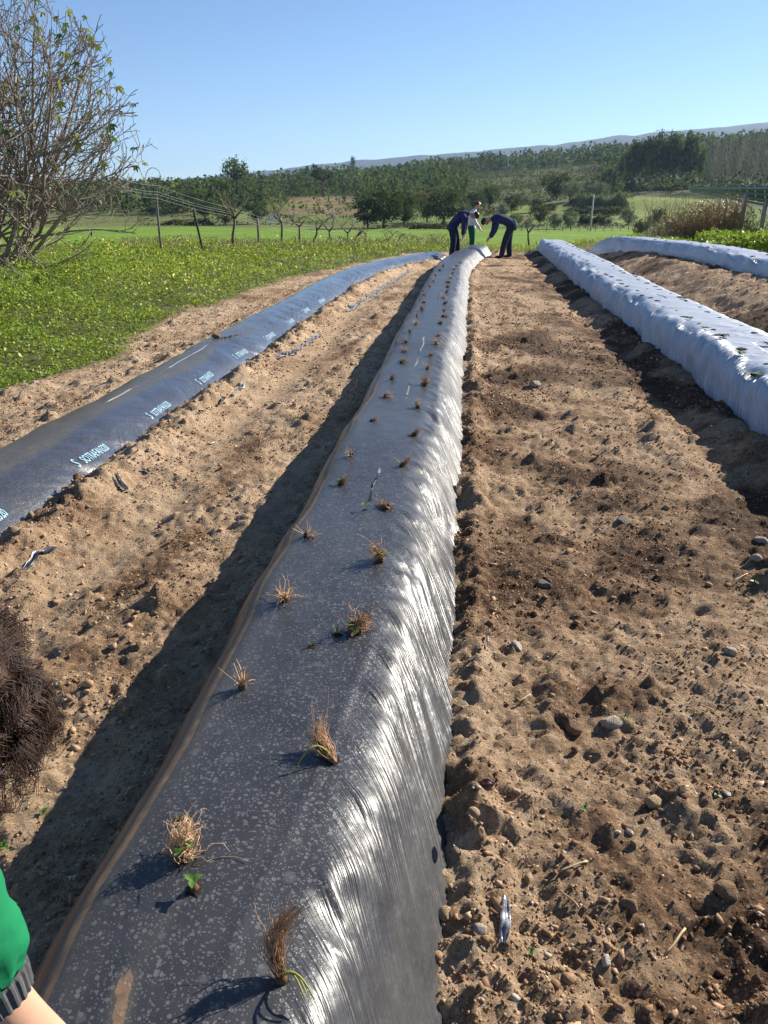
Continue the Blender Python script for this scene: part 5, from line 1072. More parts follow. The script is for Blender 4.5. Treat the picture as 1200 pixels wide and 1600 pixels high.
# forest that reads as one mass
def forest():
    rs = np.random.RandomState(3); N = 26000; y = rs.uniform(205, 690, N)**1.0; a = rs.uniform(-.62, .42, N); x = a*y; keep = np.zeros(N, bool); h = np.zeros(N); kd = np.zeros(N, int)
    n = fbm(x/35, y/35, 3, 44)
    dense = (y > 330+40*n) & ~((a > -.03) & (a < .17) & (y < 560+45*n))
    left = (a < -.245) & (y > 225+30*n)
    mid = (a > -.14) & (a < -.005) & (y > 250+25*n)
    groveb = (a > .15) & (y > 290)
    ter = (a > -.245) & (a < -.12) & (y > 210) & (y < 345)
    scrub = (a > -.03) & (a < .2) & (y > 235) & (y < 580)
    p = np.where(dense | left | mid | groveb, np.clip(y/420, .3, 1)*.44, np.where(ter, .10, np.where(scrub & (n > -.25), .17, 0))); p = np.where(left, np.maximum(p, .42), p); keep = rs.rand(N) < p
    md = ((a > .025) & (a < .12) & (y > 222) & (y < 270)) | ((a > .16) & (a < .295) & (y > 178) & (y < 278)); keep &= ~md
    big = dense | left | mid | groveb
    x, y, a, n, big = x[keep], y[keep], a[keep], n[keep], big[keep]; m = len(x)
    h = np.where(big, np.exp(np.clip(rs.normal(-.08, .20, m), -.5, .26))*np.clip(y/58., 4.5, 9.5)*(1+.25*n), rs.uniform(1.3, 3.4, m)); kd = np.where(rs.rand(m) < .62, 1, 0); kd[~big] = 0
    Q = 22; zz = H(x, y)
    u_ = rs.rand(m, Q); th = rs.uniform(0, 6.28, (m, Q)); rr = rs.rand(m, Q)**.5
    zc = np.where(kd[:, None] == 1, .12+.88*u_, .22+.78*u_); rad = np.where(kd[:, None] == 1, .17*(1.02-u_)**.6+.02, .40*np.sqrt(np.clip(1-(2*u_-1)**2, .05, 1)))
    wob = 1+.5*rs.randn(m, Q)*.5
    P = np.stack([x[:, None]+h[:, None]*rad*rr*np.cos(th)*wob, y[:, None]+h[:, None]*rad*rr*np.sin(th)*wob, zz[:, None]+h[:, None]*zc], -1).reshape(-1, 3)
    s = np.repeat(h*.165+.28, Q)*rs.uniform(.6, 1.3, m*Q); V, F = quads(P, s, rs, 0, .7)
    t = np.repeat(np.clip(.42+.25*n+.2*rs.randn(m), 0, 1), Q)+.12*rs.randn(m*Q)
    for nm, sel, leaf, lab in (('pine_forest', kd == 1, 'euc', 'mass of slim dark conifers and young eucalyptus covering the hill'), ('broadleaf_wood', kd == 0, 'pine', 'mass of round olive-green scrub trees over the hill')):
        f = np.repeat(sel, Q); Fs = F[f]; idx = Fs.ravel(); V2 = V[idx]; tt = rep(np.clip(t, 0, 1))[idx]
        tag(link(nm, mk(nm, V2, np.arange(len(V2)).reshape(-1, 4), LM[leaf], False, {'tint': tt})), lab, 'forest', kind='stuff')
    # trees along the middle ridge on the left
    k = 1500; x = rs.uniform(-900, -60, k); y = rs.uniform(1250, 1560, k); hh = rs.uniform(9, 17, k); z = H(x, y); P = np.stack([x, y, z], -1)[:, None]+np.stack([rs.randn(k, 7)*2.2, rs.randn(k, 7)*2.2, rs.rand(k, 7)*hh[:, None]], -1)
    V, F = quads(P.reshape(-1, 3), 4.2*rs.uniform(.6, 1.3, k*7), rs, 0, .7); tag(link('distant_wood', mk('distant_wood', V, F, LM['oak'], False, {'tint': rep(rs.rand(k*7))})), 'dark wood along the middle-distance ridge at the left', 'forest', kind='stuff')
    print('forest', m)
forest()
# low scrub on the hill clearing
def scrub():
    rs = np.random.RandomState(8); n = 16000; y = rs.uniform(228, 570, n); a = rs.uniform(-.03, .19, n); x = a*y; k = (fbm(x/6, y/6, 2, 23) > -.2) & ~((a > .028) & (a < .118) & (y < 268)); x, y = x[k], y[k]; n = len(x); z = H(x, y)+rs.rand(n)*1.1
    V, F = quads(np.stack([x, y, z], -1), rs.uniform(.5, 1.2, n), rs, .3, .7); tag(link('hill_scrub', mk('hill_scrub', V, F, LM['bramble'], False, {'tint': rep(np.clip(.55+.3*rs.randn(n), 0, 1))})), 'low olive-brown scrub on the open hillside', 'scrub', kind='stuff')
    n = 5000; y = rs.uniform(163, 225, n); a = rs.uniform(-.42, .2, n); x = a*y; k = fbm(x/9, y/9, 2, 25) > .05; x, y = x[k], y[k]; n = len(x); z = H(x, y)+rs.rand(n)*.5
    V, F = quads(np.stack([x, y, z], -1), rs.uniform(.3, .8, n), rs, .3, .7); tag(link('field_edge_brush', mk('field_edge_brush', V, F, LM['bramble'], False, {'tint': rep(rs.rand(n))})), 'rough grass and brush along the far field edge', 'scrub', kind='stuff')
scrub()
# ---- small built things in the valley
def white_shelter():
    P, d = place(425, 350); k = d/FPX; o = empty('white_shelter', P, .15); W, D, hh, rh = 26*k, 9*k, 7*k, 5*k; M_W = flm('white_sheet_roof', (0.82, 0.81, 0.78))
    mb = MB(); V = np.array([[-W/2, -D/2, hh*.7], [W/2, -D/2, hh*.7], [W/2, D/2, hh*.7], [-W/2, D/2, hh*.7], [-W*.15, 0, hh+rh*.7], [W*.35, 0, hh+rh*.7]]); V = np.r_[V, V+np.array([0, 0, .12])]; mb.add(V, [(6, 7, 11, 10), (8, 9, 10, 11), (7, 8, 11), (9, 6, 10), (4, 5, 1, 0), (5, 4, 3, 2), (0, 1, 7, 6), (1, 2, 8, 7), (2, 3, 9, 8), (3, 0, 6, 9)]); link('roof', mb.mesh('roof', M_W, False), o)
    for sx in (-1, 1):
        for sy in (-1, 1): m = MB(); m.box((sx*W*.45, sy*D*.42, hh*.35), (.12, .12, hh*.7)); link('post', m.mesh('post', M_POST, False), o)
    tag(o, 'small white-roofed shelter at the far edge of the field, behind the vines', 'shelter')
white_shelter()
P, d = place(927, 361); mb = MB(); hp = (361-308)/FPX*d; mb.tube([(0, 0, -.2), (0, 0, hp*.5), (0, 0, hp)], [.16, .14, .11], 8); tag(link('utility_pole', mb.mesh('utility_pole', simple('concrete', (.52, .50, .47), .85, .2, .1, 1)), None, P), 'white concrete pole standing at the far field edge', 'pole')
P, d = place(520, 346); mb = MB(); hp = 20/FPX*d; mb.tube([(0, 0, -.2), (0, 0, hp*.5), (0, 0, hp)], [.12, .11, .09], 8); tag(link('utility_pole', mb.mesh('utility_pole', simple('blue_grey_paint', (.20, .25, .29), .7, .3, .1, 1)), None, P), 'short blue-grey pole before the bare terraced slope', 'pole')
def field_fence():
    Ps = [place(x, 361)[0] for x in range(805, 1000, 13)]; O = Ps[0]; o = empty('field_fence', O)
    for p in Ps: m = MB(); m.tube([(0, 0, -.2), (0, 0, .6), (0, 0, 1.25)], .06, 6); link('post', m.mesh('post', M_POST), o, p-O)
    for h_ in (.5, .85, 1.15): m = MB(); m.tube([p-O+np.array([0, 0, h_]) for p in Ps], .014, 4, False); link('wire', m.mesh('wire', M_WIRE), o)
    tag(o, 'low post-and-wire fence along the far edge of the bright field', 'fence')
field_fence()
# ================================================================== PEOPLE
def skin_mesh(name, nodes, edges, mat, sub=2, roots=(0,)):
    """nodes: list of (x, y, z, r or (rx, ry)); grows a smooth continuous surface along the edges"""
    me = bpy.data.meshes.new(name); me.from_pydata([n[:3] for n in nodes], edges, []); ob = bpy.data.objects.new(name, me); COL.objects.link(ob)
    md = ob.modifiers.new('skin', 'SKIN'); md.use_smooth_shade = True; md.branch_smoothing = 0.6
    for i, n in enumerate(nodes):
        sv = me.skin_vertices[0].data[i]; r = n[3]; sv.radius = (r, r) if np.isscalar(r) else r; sv.use_root = i in roots
    sb = ob.modifiers.new('sub', 'SUBSURF'); sb.levels = sb.render_levels = sub
    dg = bpy.context.evaluated_depsgraph_get(); dg.update(); m2 = bpy.data.meshes.new_from_object(ob.evaluated_get(dg)); bpy.data.objects.remove(ob); bpy.data.meshes.remove(me)
    m2.name = name; m2.materials.clear(); m2.materials.append(mat); m2.polygons.foreach_set('use_smooth', np.ones(len(m2.polygons), bool)); return m2
def cloth(name, col, scale=40, bump=.4):
    t = NT(name); p = t.obj(); n = t.noise(p, scale, 4); n2 = t.noise(p, 9, 3)
    t.base(t.ramp(n2, [(.3, tuple(c*.78 for c in col)), (.7, tuple(c*1.18 for c in col))])); t.rough(.85, .2); t.set(t.b.inputs['Normal'], t.bump(n2, bump, .02, t.bump(t.noise(p, 500, 2), .25, .0006))); return t.m
def skinmat(name, col):
    t = NT(name); p = t.obj(); t.base(t.ramp(t.noise(p, 14, 4), [(.3, tuple(c*.9 for c in col)), (.7, col)])); t.rough(.5, .35); t.b.inputs['Subsurface Weight'].default_value = .12; t.b.inputs['Subsurface Radius'].default_value = (.012, .005, .003); t.b.inputs['Subsurface Scale'].default_value = .6
    t.set(t.b.inputs['Normal'], t.bump(t.noise(p, 220, 3), .25, .0012)); return t.m
M_SKIN = skinmat('skin', (.56, .33, .22)); M_HAIRD = simple('dark_hair', (.016, .011, .009), .5, .4, .4, 60); M_HAIRR = simple('reddish_hair', (.075, .028, .016), .5, .4, .4, 60)
M_NAVY = cloth('navy_cloth', (.034, .040, .105)); M_JEAN = cloth('dark_denim', (.026, .032, .060)); M_WHITEC = cloth('white_cotton', (.62, .62, .64)); M_GREENC = cloth('green_cloth', (.010, .105, .048)); M_SHOE = simple('shoe_leather', (.03, .026, .024), .6, .3, .3, 20); M_EYE = simple('eye_dark', (.02, .015, .012), .2, .5, .1, 10); M_LIP = simple('lip', (.36, .14, .11), .5, .3, .1, 30)
def V3(*a): return np.array(a, float)
def chain(nodes, edges, pts, start=None):
    prev = start
    for p in pts:
        nodes.append(tuple(p)); i = len(nodes)-1
        if prev is not None: edges.append((prev, i))
        prev = i
    return prev
def loft(mb, pts, rad, side, sides=14, sub=4, cap=0.6):
    """soft tube with elliptical sections: rad = (across side, across depth)"""
    pts = np.array(pts, float); rad = np.array([(r, r) if np.isscalar(r) else r for r in rad], float); n = len(pts)
    q = np.linspace(0, n-1, (n-1)*sub+1); L = lambda A: np.stack([np.interp(q, np.arange(n), A[:, k]) for k in range(A.shape[1])], -1)
    P = L(pts); Rr = L(rad)
    for _ in range(2): P[1:-1] = (P[:-2]+2*P[1:-1]+P[2:])/4; Rr[1:-1] = (Rr[:-2]+2*Rr[1:-1]+Rr[2:])/4
    t0 = P[0]-P[1]; t0 /= np.linalg.norm(t0); t1 = P[-1]-P[-2]; t1 /= np.linalg.norm(t1); r0, r1 = Rr[0].min()*cap, Rr[-1].min()*cap
    P = np.r_[[P[0]+t0*r0], [P[0]+t0*r0*.75], P, [P[-1]+t1*r1*.75], [P[-1]+t1*r1]]; Rr = np.r_[[Rr[0]*.25], [Rr[0]*.72], Rr, [Rr[-1]*.72], [Rr[-1]*.25]]
    T = np.gradient(P, axis=0); T /= np.linalg.norm(T, axis=1)[:, None]+1e-9; th = np.arange(sides)*2*math.pi/sides; V = []
    for i in range(len(P)):
        s = np.array(side, float); s = s-T[i]*(s @ T[i]); s /= np.linalg.norm(s)+1e-9; d = np.cross(T[i], s); V.append(P[i]+np.outer(np.cos(th)*Rr[i, 0], s)+np.outer(np.sin(th)*Rr[i, 1], d))
    m = len(P); F = [(i*sides+j, i*sides+(j+1) % sides, (i+1)*sides+(j+1) % sides, (i+1)*sides+j) for i in range(m-1) for j in range(sides)]+[tuple(range(sides))[::-1], tuple((m-1)*sides+j for j in range(sides))]
    mb.add(np.concatenate(V), F)
def figure(loc, rz, J, cl, label, hair, hairlen=0.0):
    """J: joint positions for the pose; cl: clothing colours"""
    root = empty('person', loc, rz); n, e = [], []; w = lambda k, r: tuple(J[k])+(r,)
    n.append(w('pelvis', (.13, .10))); sp = chain(n, e, [w('waist', (.12, .095)), w('chest', (.15, .105)), w('neckb', .075), w('neck', .05)], 0)
    hd = V3(*J['head']); up = hd-V3(*J['neck']); up /= np.linalg.norm(up); fw = V3(*J['face']); fw -= up*(fw @ up); fw /= np.linalg.norm(fw); sd_ = np.cross(up, fw)
    h1 = chain(n, e, [tuple(hd-up*.03)+(.078,), tuple(hd+up*.05)+(.088,), tuple(hd+up*.095-fw*.005)+(.060,)], sp)
    chain(n, e, [tuple(hd-up*.055+fw*.055)+(.032,)], sp+1); chain(n, e, [tuple(hd+up*.0+fw*.095)+(.014,)], sp+1)
    for s in 'lr':
        chain(n, e, [w('sh'+s, .062), w('el'+s, .043), w('wr'+s, .030), w('pa'+s, (.040, .020))], 2); pi = len(n)-1; pa = V3(*J['pa'+s]); d = pa-V3(*J['wr'+s]); d /= np.linalg.norm(d); sdv = np.cross(d, V3(1, 0, .2)); sdv /= np.linalg.norm(sdv); cur = np.cross(sdv, d)
        for k, (o_, L) in enumerate(((-.030, .065), (-.010, .078), (.010, .074), (.030, .058))):
            b = pa+sdv*o_+d*.035; chain(n, e, [tuple(b)+(.011,), tuple(b+d*L*.5+cur*.008)+(.010,), tuple(b+d*L*.85+cur*.030)+(.008,)], pi)
        b = pa+sdv*(-.042)-d*.01; chain(n, e, [tuple(b)+(.012,), tuple(b+d*.035-sdv*.012+cur*.015)+(.010,)], pi)
        chain(n, e, [w('hi'+s, .085), w('kn'+s, .056), w('an'+s, .038), tuple(V3(*J['an'+s])+V3(*J['toe'+s])*.08-V3(0, 0, .04))+(.034,)], 0)
    link('body', skin_mesh('body', n, e, M_SKIN, 1), root)
    # jacket and trousers, cut as soft tubes over the body
    jv = lambda k: V3(*J[k]); y_ = (0, 1, 0); mb = MB(); ab = jv('pelvis')-jv('waist'); ab /= np.linalg.norm(ab)
    loft(mb, [jv('pelvis')+ab*.06, jv('pelvis'), jv('waist'), jv('chest'), jv('neckb')*.75+jv('chest')*.25, jv('neck')*.6+jv('neckb')*.4], [(.185, .135), (.18, .135), (.170, .125), (.205, .140), (.15, .105), (.068, .066)], y_)
    for s in 'lr': loft(mb, [jv('sh'+s)*.8+jv('chest')*.2, jv('sh'+s), jv('el'+s), jv('wr'+s)*.94+jv('el'+s)*.06], [.085, .086, .064, .050], (1, 0, .2), 12)
    nm = 'jacket' if cl[0] is not M_WHITEC else 'shirt'; link(nm, mb.mesh(nm, cl[0]), root)
    mb = MB(); loft(mb, [jv('waist')*.35+jv('pelvis')*.65, jv('pelvis'), (jv('hil')+jv('hir'))/2-V3(0, 0, .05)], [(.165, .12), (.175, .13), (.15, .12)], y_)
    for s in 'lr': loft(mb, [jv('hi'+s)+V3(0, 0, .05), jv('hi'+s), jv('kn'+s), jv('an'+s)+V3(0, 0, -.02)], [(.095, .105), (.10, .112), .082, .072], (0, 1, 0), 12)
    link('trousers', mb.mesh('trousers', cl[1]), root)
    for s in 'lr':
        a = V3(*J['an'+s]); t = V3(*J['toe'+s]); n, e = [], []; chain(n, e, [tuple(a+V3(0, 0, -.005))+(.044,), tuple(a-V3(0, 0, .045)-t*.03)+(.042,), tuple(a-V3(0, 0, .048)+t*.10)+(.040,), tuple(a-V3(0, 0, .055)+t*.18)+(.028,)]); link('shoe', skin_mesh('shoe', n, e, cl[2] if len(cl) > 2 else M_SHOE, 1), root)
    # hair: a cap with an uneven edge
    V, F = ICO3; rs = np.random.RandomState(int(abs(loc[0])*100)); P = V.copy(); dn = np.array([mnoise.noise(Vector(v)*4) for v in V]); P *= (1+.10*dn)[:, None]; q = P[:, 0:1]*sd_*.092+P[:, 1:2]*fw*.108+P[:, 2:3]*up*.108+hd+up*.045-fw*.016; ok = (V[:, 1]*.85-V[:, 2]*1.0 < .18+.1*dn); keep = ok[F].all(1); used, inv = np.unique(F[keep], return_inverse=True)
    link('hair', mk('hair', q[used], inv.reshape(-1, 3), hair), root)
    for s in (-1, 1):
        m = MB(); m.add(ICO2[0]*.011+hd+up*.018+fw*.078+sd_*s*.032, ICO2[1]); link('eye', m.mesh('eye', M_EYE), root); m = MB(); m.add(ICO2[0]*V3(.012, .018, .026)+hd+up*.005+sd_*s*.086-fw*.01, ICO2[1]); link('ear', m.mesh('ear', M_SKIN), root)
    m = MB(); m.add(ICO2[0]*V3(.010, .010, .006)+hd-up*.042+fw*.082, ICO2[1]); link('mouth', m.mesh('mouth', M_LIP), root)
    tag(root, label, 'person'); return root, hd, up, fw
def feetloc(x, y):
    P = at(x, y, 0.0); return (P[0], P[1], float(H(P[0], P[1])))
# left planter: stooping towards the bed, arms hanging
JA = dict(pelvis=(-.10, 0, .84), waist=(-.02, 0, .99), chest=(.15, 0, 1.16), neckb=(.28, 0, 1.22), neck=(.36, 0, 1.22), head=(.46, 0, 1.17), face=(.45, 0, -.9), shl=(.22, .17, 1.13), shr=(.22, -.17, 1.13), ell=(.22, .20, .88), elr=(.24, -.19, .87), wrl=(.20, .16, .66), wrr=(.22, -.17, .64), pal=(.20, .15, .58), par=(.22, -.17, .56), hil=(-.08, .09, .80), hir=(-.08, -.09, .80), knl=(.03, .11, .45), knr=(-.03, -.11, .45), anl=(.05, .12, .09), anr=(-.08, -.12, .09), toel=(1, 0, 0), toer=(1, 0, 0))
pA = figure(feetloc(711, 402), -.15, JA, (M_NAVY, M_JEAN), 'stooping person in dark navy jacket and jeans, left of the bed end, arms hanging', M_HAIRD)
# cap on the left planter is read as dark hair with a peak
# middle planter: standing, looking down to the right
JB = dict(pelvis=(0, 0, .88), waist=(0, 0, 1.05), chest=(.02, 0, 1.25), neckb=(.05, 0, 1.38), neck=(.08, 0, 1.43), head=(.13, 0, 1.52), face=(.8, 0, -.6), shl=(.03, .15, 1.31), shr=(.03, -.15, 1.31), ell=(.05, .19, 1.05), elr=(.08, -.18, 1.05), wrl=(.18, .15, .88), wrr=(.24, -.16, .84), pal=(.23, .14, .83), par=(.29, -.16, .77), hil=(0, .09, .84), hir=(0, -.09, .84), knl=(.03, .10, .47), knr=(.05, -.10, .47), anl=(0, .11, .09), anr=(.02, -.11, .09), toel=(1, 0, 0), toer=(1, 0, 0))
P = atY(735, 402, 26.8); pB = figure((P[0], P[1], float(H(P[0], P[1]))-.02), -.1, JB, (M_WHITEC, M_GREENC), 'standing person in white long-sleeved top and green trousers, between the two stooping people', M_HAIRR)
# right planter: bent double facing left
JC = dict(pelvis=(.12, 0, .92), waist=(-.04, 0, 1.03), chest=(-.24, 0, 1.08), neckb=(-.38, 0, 1.07), neck=(-.45, 0, 1.05), head=(-.56, 0, 1.00), face=(-.5, 0, -.9), shl=(-.30, .17, 1.02), shr=(-.30, -.17, 1.02), ell=(-.32, .20, .78), elr=(-.33, -.20, .77), wrl=(-.42, .12, .60), wrr=(-.44, -.13, .58), pal=(-.47, .09, .55), par=(-.49, -.10, .53), hil=(.12, .10, .88), hir=(.12, -.10, .88), knl=(.10, .12, .48), knr=(-.05, -.12, .48), anl=(.14, .13, .09), anr=(-.12, -.14, .09), toel=(-1, 0, 0), toer=(-1, 0, 0))
rc, hd, up, fw = figure(feetloc(789, 403), .10, JC, (M_NAVY, M_JEAN), 'person bent double in navy jacket and jeans with green shirt tail, right of bed end', M_HAIRD)
pA[0].scale = (1.12, 1.16, 1.02); pB[0].scale = (1.08, 1.10, .95); rc.scale = (1.08, 1.14, 1.02)
n, e = [], []; chain(n, e, [(.10, 0, 1.03, (.13, .10)), (.19, 0, .97, (.15, .10)), (.235, 0, .86, (.13, .07)), (.22, 0, .74, (.09, .04))]); link('shirt_tail', skin_mesh('shirt_tail', n, e, M_GREENC, 2), rc)
m = MB(); V, F = ICO3; m.add(V*np.array([.12, .09, .07])*(1+.2*np.array([mnoise.noise(Vector(v)*3) for v in V]))[:, None], F); P = at(722, 397, .05); tag(link('white_bag', m.mesh('white_bag', simple('white_plastic', (.7, .7, .68), .5, .3, .1, 9, .5, 30, .02)), None, (P[0], P[1], float(ground_z(P[0], P[1]))+.06)), 'crumpled small white bag by the feet of the left stooping person', 'bag')

# ---- the child at the left, close to the camera, reaching down to the bed
def child():
    Hc = _C+ray(-156, 1138)*.77; EL = _C+ray(-122, 1335)*.94; CF = _C+ray(-6, 1552)*1.0; PA = _C+ray(146, 1712)*1.10
    fx = Hc[0]-.66; root = empty('person', (fx, Hc[1]-.08, float(ground_z(fx, Hc[1]-.08)))); O = np.array(root.location); T = lambda p: np.asarray(p, float)-O
    SR = V3(Hc[0]-.16, Hc[1]-.02, Hc[2]-.10); SL = SR+V3(-.04, .30, -.02); CH = (SR+SL)/2+V3(-.08, 0, -.01); PE = V3(fx+.02, Hc[1]+.07, .80); WA = (CH*.45+PE*.55)+V3(0, 0, .03); NB = CH+V3(.10, 0, .02); NK = NB*.5+Hc*.5+V3(-.02, 0, -.02)
    ELl = SL+V3(-.08, .05, -.24); WRl = ELl+V3(-.16, -.06, -.14)
    def tp(p, r): return tuple(T(p))+(r,)
    n, e = [], []; n.append(tp(PE, (.12, .10))); chain(n, e, [tp(WA, (.115, .09)), tp(CH, (.135, .10)), tp(NB, .065), tp(NK, .047)], 0)
    dn = V3(.55, .12, -.75); dn /= np.linalg.norm(dn); upv = V3(.75, 0, .45); upv -= dn*(upv @ dn); upv /= np.linalg.norm(upv); sd_ = np.cross(upv, dn)
    chain(n, e, [tp(Hc-upv*.05, .078), tp(Hc+upv*.03, .088), tp(Hc+upv*.075, .055)], 4); chain(n, e, [tp(Hc-upv*.065+dn*.06, .032)], 5); chain(n, e, [tp(Hc-upv*.005+dn*.10, .013)], 5)
    # reaching arm with a full hand
    WR = CF*.80+PA*.20; d = PA-WR; d /= np.linalg.norm(d); sv_ = np.cross(d, V3(1, 0.4, 0)); sv_ /= np.linalg.norm(sv_); cu = np.cross(sv_, d)
    chain(n, e, [tp(SR, .055), tp(EL, .042), tp(EL*.4+CF*.6, .042), tp(CF, .037), tp(WR, (.034, .028)), tp(PA, (.040, .022))], 2); pi = len(n)-1
    for o_, L in ((-.030, .058), (-.010, .068), (.010, .064), (.028, .050)):
        b = PA+sv_*o_+d*.032; chain(n, e, [tp(b, .0098), tp(b+d*L*.45+cu*.006, .0092), tp(b+d*L*.8+cu*.022, .0086), tp(b+d*L*.95+cu*.038, .0070)], pi)
    b = PA-sv_*.040-d*.012; chain(n, e, [tp(b, .0115), tp(b+d*.028-sv_*.012+cu*.014, .0105), tp(b+d*.050-sv_*.008+cu*.028, .0085)], pi)
    chain(n, e, [tp(SL, .055), tp(ELl, .040), tp(WRl, .030), tp(WRl+V3(-.06, -.03, -.04), (.038, .02))], 2)
    for s in (-1, 1):
        hp = PE+V3(0, s*.08, -.04); kn = V3(fx+.10, hp[1]+s*.02, .43); an = V3(fx-.02, kn[1], .09); chain(n, e, [tp(hp, .08), tp(kn, .055), tp(an, .037), tp(an+V3(.09, 0, -.04), .033)], 0)
    link('body', skin_mesh('body', n, e, M_SKIN, 2), root)
    M_G = cloth('bright_green_fabric', (.006, .165, .065), 60, .5)
    n, e = [], []; n.append(tp(PE+V3(0, 0, .02), (.15, .125))); chain(n, e, [tp(WA, (.14, .115)), tp(CH, (.16, .12)), tp(NB, .080)], 0)
    ax = CF-EL; chain(n, e, [tp(SR, .074), tp(EL+V3(-.01, 0, 0), .066), tp(EL+ax*.45, .068), tp(EL+ax*.74, .066), tp(EL+ax*.86, .054), tp(EL+ax*.93, .044)], 2); chain(n, e, [tp(SL, .074), tp(ELl, .058), tp(WRl, .042)], 2)
    me = skin_mesh('jacket', n, e, M_G, 3)
    # folds: gathers running into the cuff
    V = np.empty(len(me.vertices)*3, np.float32); me.vertices.foreach_get('co', V); V = V.reshape(-1, 3).astype(float); NN = np.empty(len(V)*3, np.float32); me.vertices.foreach_get('normal', NN); NN = NN.reshape(-1, 3)
    axn = ax/np.linalg.norm(ax); rel = V-T(EL); tt = (rel @ axn)/np.linalg.norm(ax); rd = rel-np.outer(rel @ axn, axn); b1 = np.cross(axn, V3(0, 1, 0)); b1 /= np.linalg.norm(b1); b2 = np.cross(axn, b1); ang = np.arctan2(rd @ b2, rd @ b1); near = (np.linalg.norm(rd, axis=1) < .10)
    g = sst(.62, .88, tt)*(tt < 1.05)*near; dsp = g*.0045*np.sin(ang*17+2*np.sin(ang*3))+near*sst(-.2, .3, tt)*(.006*vn(tt*5, ang*1.6, 7)+.006*(.5-np.abs(vn(tt*7+ang*.9, ang*1.2, 9)))+.004*(.5-np.abs(vn(tt*15-ang*1.4, ang*1.8, 12)))); V = V+NN*dsp[:, None]; me.vertices.foreach_set('co', V.astype(np.float32).ravel()); me.update(); link('jacket', me, root)
    # ribbed cuff
    M_C = simple('grey_rib_knit', (.085, .086, .090), .95, .1, .2, 90); m = MB(); th = np.linspace(0, 2*math.pi, 97)[:-1]; rows = []
    for q, r in ((.885, .043), (.90, .0475), (.95, .0465), (1.0, .0445), (1.04, .0435), (1.045, .0395)):
        c = T(EL+ax*q); rr = r*(1+.030*np.sign(np.sin(th*24))*(.90 <= q <= 1.04)); rows.append(c+np.outer(rr*np.cos(th), b1)+np.outer(rr*np.sin(th), b2))
    Vc = np.concatenate(rows); k = 96; Fc = [(i*k+j, i*k+(j+1) % k, (i+1)*k+(j+1) % k, (i+1)*k+j) for i in range(5) for j in range(k)]; m.add(Vc, Fc); link('cuff', m.mesh('cuff', M_C, False), root)
    n, e = [], []; n.append(tp(PE, (.145, .12)))
    for s in (-1, 1): hp = PE+V3(0, s*.08, -.04); kn = V3(fx+.10, hp[1]+s*.02, .43); an = V3(fx-.02, kn[1], .11); chain(n, e, [tp(hp, .098), tp(kn, .074), tp(an, .058)], 0)
    link('trousers', skin_mesh('trousers', n, e, M_JEAN, 2), root)
    for s in (-1, 1): a = V3(fx-.02, PE[1]+s*.10, .09); n, e = [], []; chain(n, e, [tp(a, .042), tp(a+V3(-.03, 0, -.045), .040), tp(a+V3(.09, 0, -.048), .038), tp(a+V3(.16, 0, -.055), .027)]); link('shoe', skin_mesh('shoe', n, e, M_SHOE, 2), root)
    for s in (-1, 1):
        m = MB(); m.add(ICO2[0]*.011+T(Hc+upv*.005+dn*.082+sd_*s*.032), ICO2[1]); link('eye', m.mesh('eye', M_EYE), root); m = MB(); m.add(ICO2[0]*V3(.016, .016, .026)+T(Hc-upv*.01+sd_*s*.090), ICO2[1]); link('ear', m.mesh('ear', M_SKIN), root)
    m = MB(); m.add(ICO2[0]*V3(.012, .012, .006)+T(Hc-upv*.050+dn*.088), ICO2[1]); link('mouth', m.mesh('mouth', M_LIP), root)
    # wavy hair, strand by strand
    rs = np.random.RandomState(4); t = NT('brown_hair'); hi = t.n('HairInfo') if False else None; p = t.obj(); t.base(t.ramp(t.noise(p, 45, 3), [(.3, (.020, .011, .008)), (.7, (.085, .046, .031))])); t.rough(.5, .28); M_H = t.m
    G = 520; SPL = 15; gd = rs.randn(G, 3); gd /= np.linalg.norm(gd, axis=1)[:, None]; ok = ~(((gd @ dn) > .35) & ((gd @ upv) < .45)) & ((gd @ upv) > -.85); gd = gd[ok]; G = len(gd); cen = T(Hc+upv*.015); seg = 11
    flow = np.array([[mnoise.noise(Vector(v)*2.1+Vector((k*7., 0, 3))) for k in range(3)] for v in gd]); tg = np.cross(gd, upv)*.7-(upv-gd*(gd @ upv)[:, None])*.55+flow*1.5+rs.randn(G, 3)*.16; tg -= gd*np.sum(tg*gd, 1)[:, None]; tg /= np.linalg.norm(tg, axis=1)[:, None]; wv = np.cross(gd, tg); Lg = rs.uniform(.05, .095, G); n1 = np.array([mnoise.noise(Vector(v)*3.0+Vector((31, 5, 0))) for v in gd]); n2 = np.array([mnoise.noise(Vector(v)*3.4+Vector((3, 55, 0))) for v in gd]); ph = 7.0*n1+rs.randn(G)*.35; fr = 8.5+2.5*n2+rs.randn(G)*.5; am = rs.uniform(.005, .0085, G); lift = np.clip(.015+.020*n2+rs.randn(G)*.003, .005, .034)
    pts = []; dv = np.repeat(gd, SPL, 0)+rs.randn(G*SPL, 3)*.035; dv /= np.linalg.norm(dv, axis=1)[:, None]; R3 = lambda A: np.repeat(A, SPL, 0); off = rs.randn(G*SPL, 3); N = G*SPL; lj = rs.uniform(.8, 1.1, N); pj = rs.randn(N)*.28
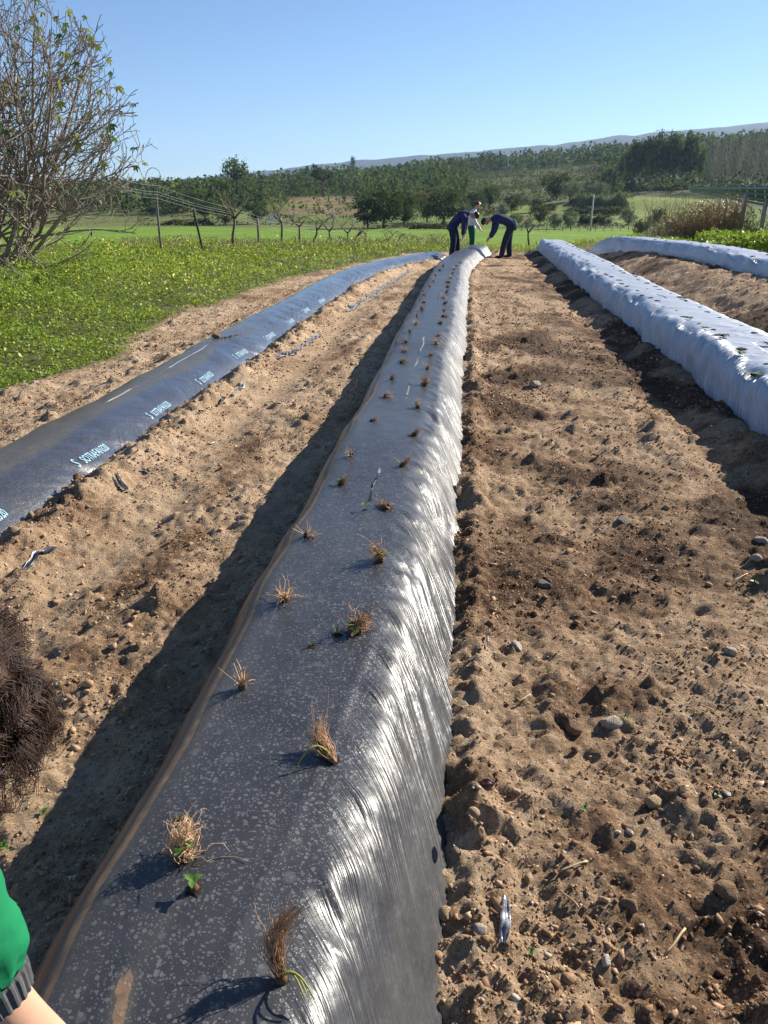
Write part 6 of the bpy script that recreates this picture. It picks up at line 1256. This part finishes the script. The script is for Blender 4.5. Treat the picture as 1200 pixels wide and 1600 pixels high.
    for i in range(seg):
        q = i/(seg-1)*lj; l = R3(Lg)*q; aa = R3(fr)*1.7*q+R3(ph)+pj; cr_ = R3(am)*np.minimum(q*3, 1); hgt = R3(lift)*np.sin(np.clip(q*2.2, 0, 2.8))
        p = cen+dv*np.array([.103, .099, .107])+R3(tg)*l[:, None]*.8+R3(wv)*(cr_*np.sin(aa))[:, None]; rel = p-cen; rn = np.linalg.norm(rel, axis=1)[:, None]; p = cen+rel/rn*(.104+hgt+cr_*(1+np.cos(aa)))[:, None]+off*(.0042*(1-.3*q)[:, None]*min(1, i/2)); pts.append(p)
    Pp = np.stack(pts, 1); Tn = np.gradient(Pp, axis=1); a = np.cross(Tn, dv[:, None]+.01); a /= np.linalg.norm(a, axis=2)[..., None]+1e-9; b = np.cross(Tn, a); b /= np.linalg.norm(b, axis=2)[..., None]+1e-9; rad = (np.linspace(.00042, .00026, seg))[None, :, None]
    ring = np.stack([Pp+a*rad, Pp-a*rad*.5+b*rad*.87, Pp-a*rad*.5-b*rad*.87], 2); VV = ring.reshape(-1, 3); i0 = (np.arange(N)*seg*3)[:, None, None]+(np.arange(seg-1)*3)[None, :, None]; j = np.arange(3)[None, None]; k = (j+1) % 3; FF = np.stack([i0+j, i0+k, i0+3+k, i0+3+j], -1).reshape(-1, 4)
    hr = link('hair', mk('hair', VV, FF, M_H), root); V, F = ICO3; ok = ~(((V @ dn) > .30) & ((V @ upv) < .5)) & ((V @ upv) > -.85); kp = ok[F].all(1); us, inv = np.unique(F[kp], return_inverse=True); link('scalp_hair', mk('scalp_hair', (T(Hc+upv*.015)+V*np.array([.106, .102, .110]))[us], inv.reshape(-1, 3), M_H), hr)
    tag(root, 'child with wavy brown hair in bright green jacket reaching down at the left edge', 'person')
child()
# ================================================================== AIR
def haze():
    x0, x1, y0, y1, z0, z1 = -6900, 6900, -60, 6800, -60, 460
    mb = MB(); mb.box(((x0+x1)/2, (y0+y1)/2, (z0+z1)/2), (x1-x0, y1-y0, z1-z0)); me = mb.mesh('haze', None, False)
    m = bpy.data.materials.new('haze_air'); m.use_nodes = True; t = m.node_tree; t.nodes.remove(t.nodes['Principled BSDF']); v = t.nodes.new('ShaderNodeVolumePrincipled')
    v.inputs['Color'].default_value = (0.50, 0.70, 1.0, 1); v.inputs['Density'].default_value = HAZE_D; v.inputs['Anisotropy'].default_value = 0.2
    t.links.new(v.outputs[0], t.nodes['Material Output'].inputs['Volume']); me.materials.append(m); tag(link('haze', me), 'thin blue air over the valley and hills', 'haze', kind='stuff')
HAZE_D = 1.0e-4
haze()
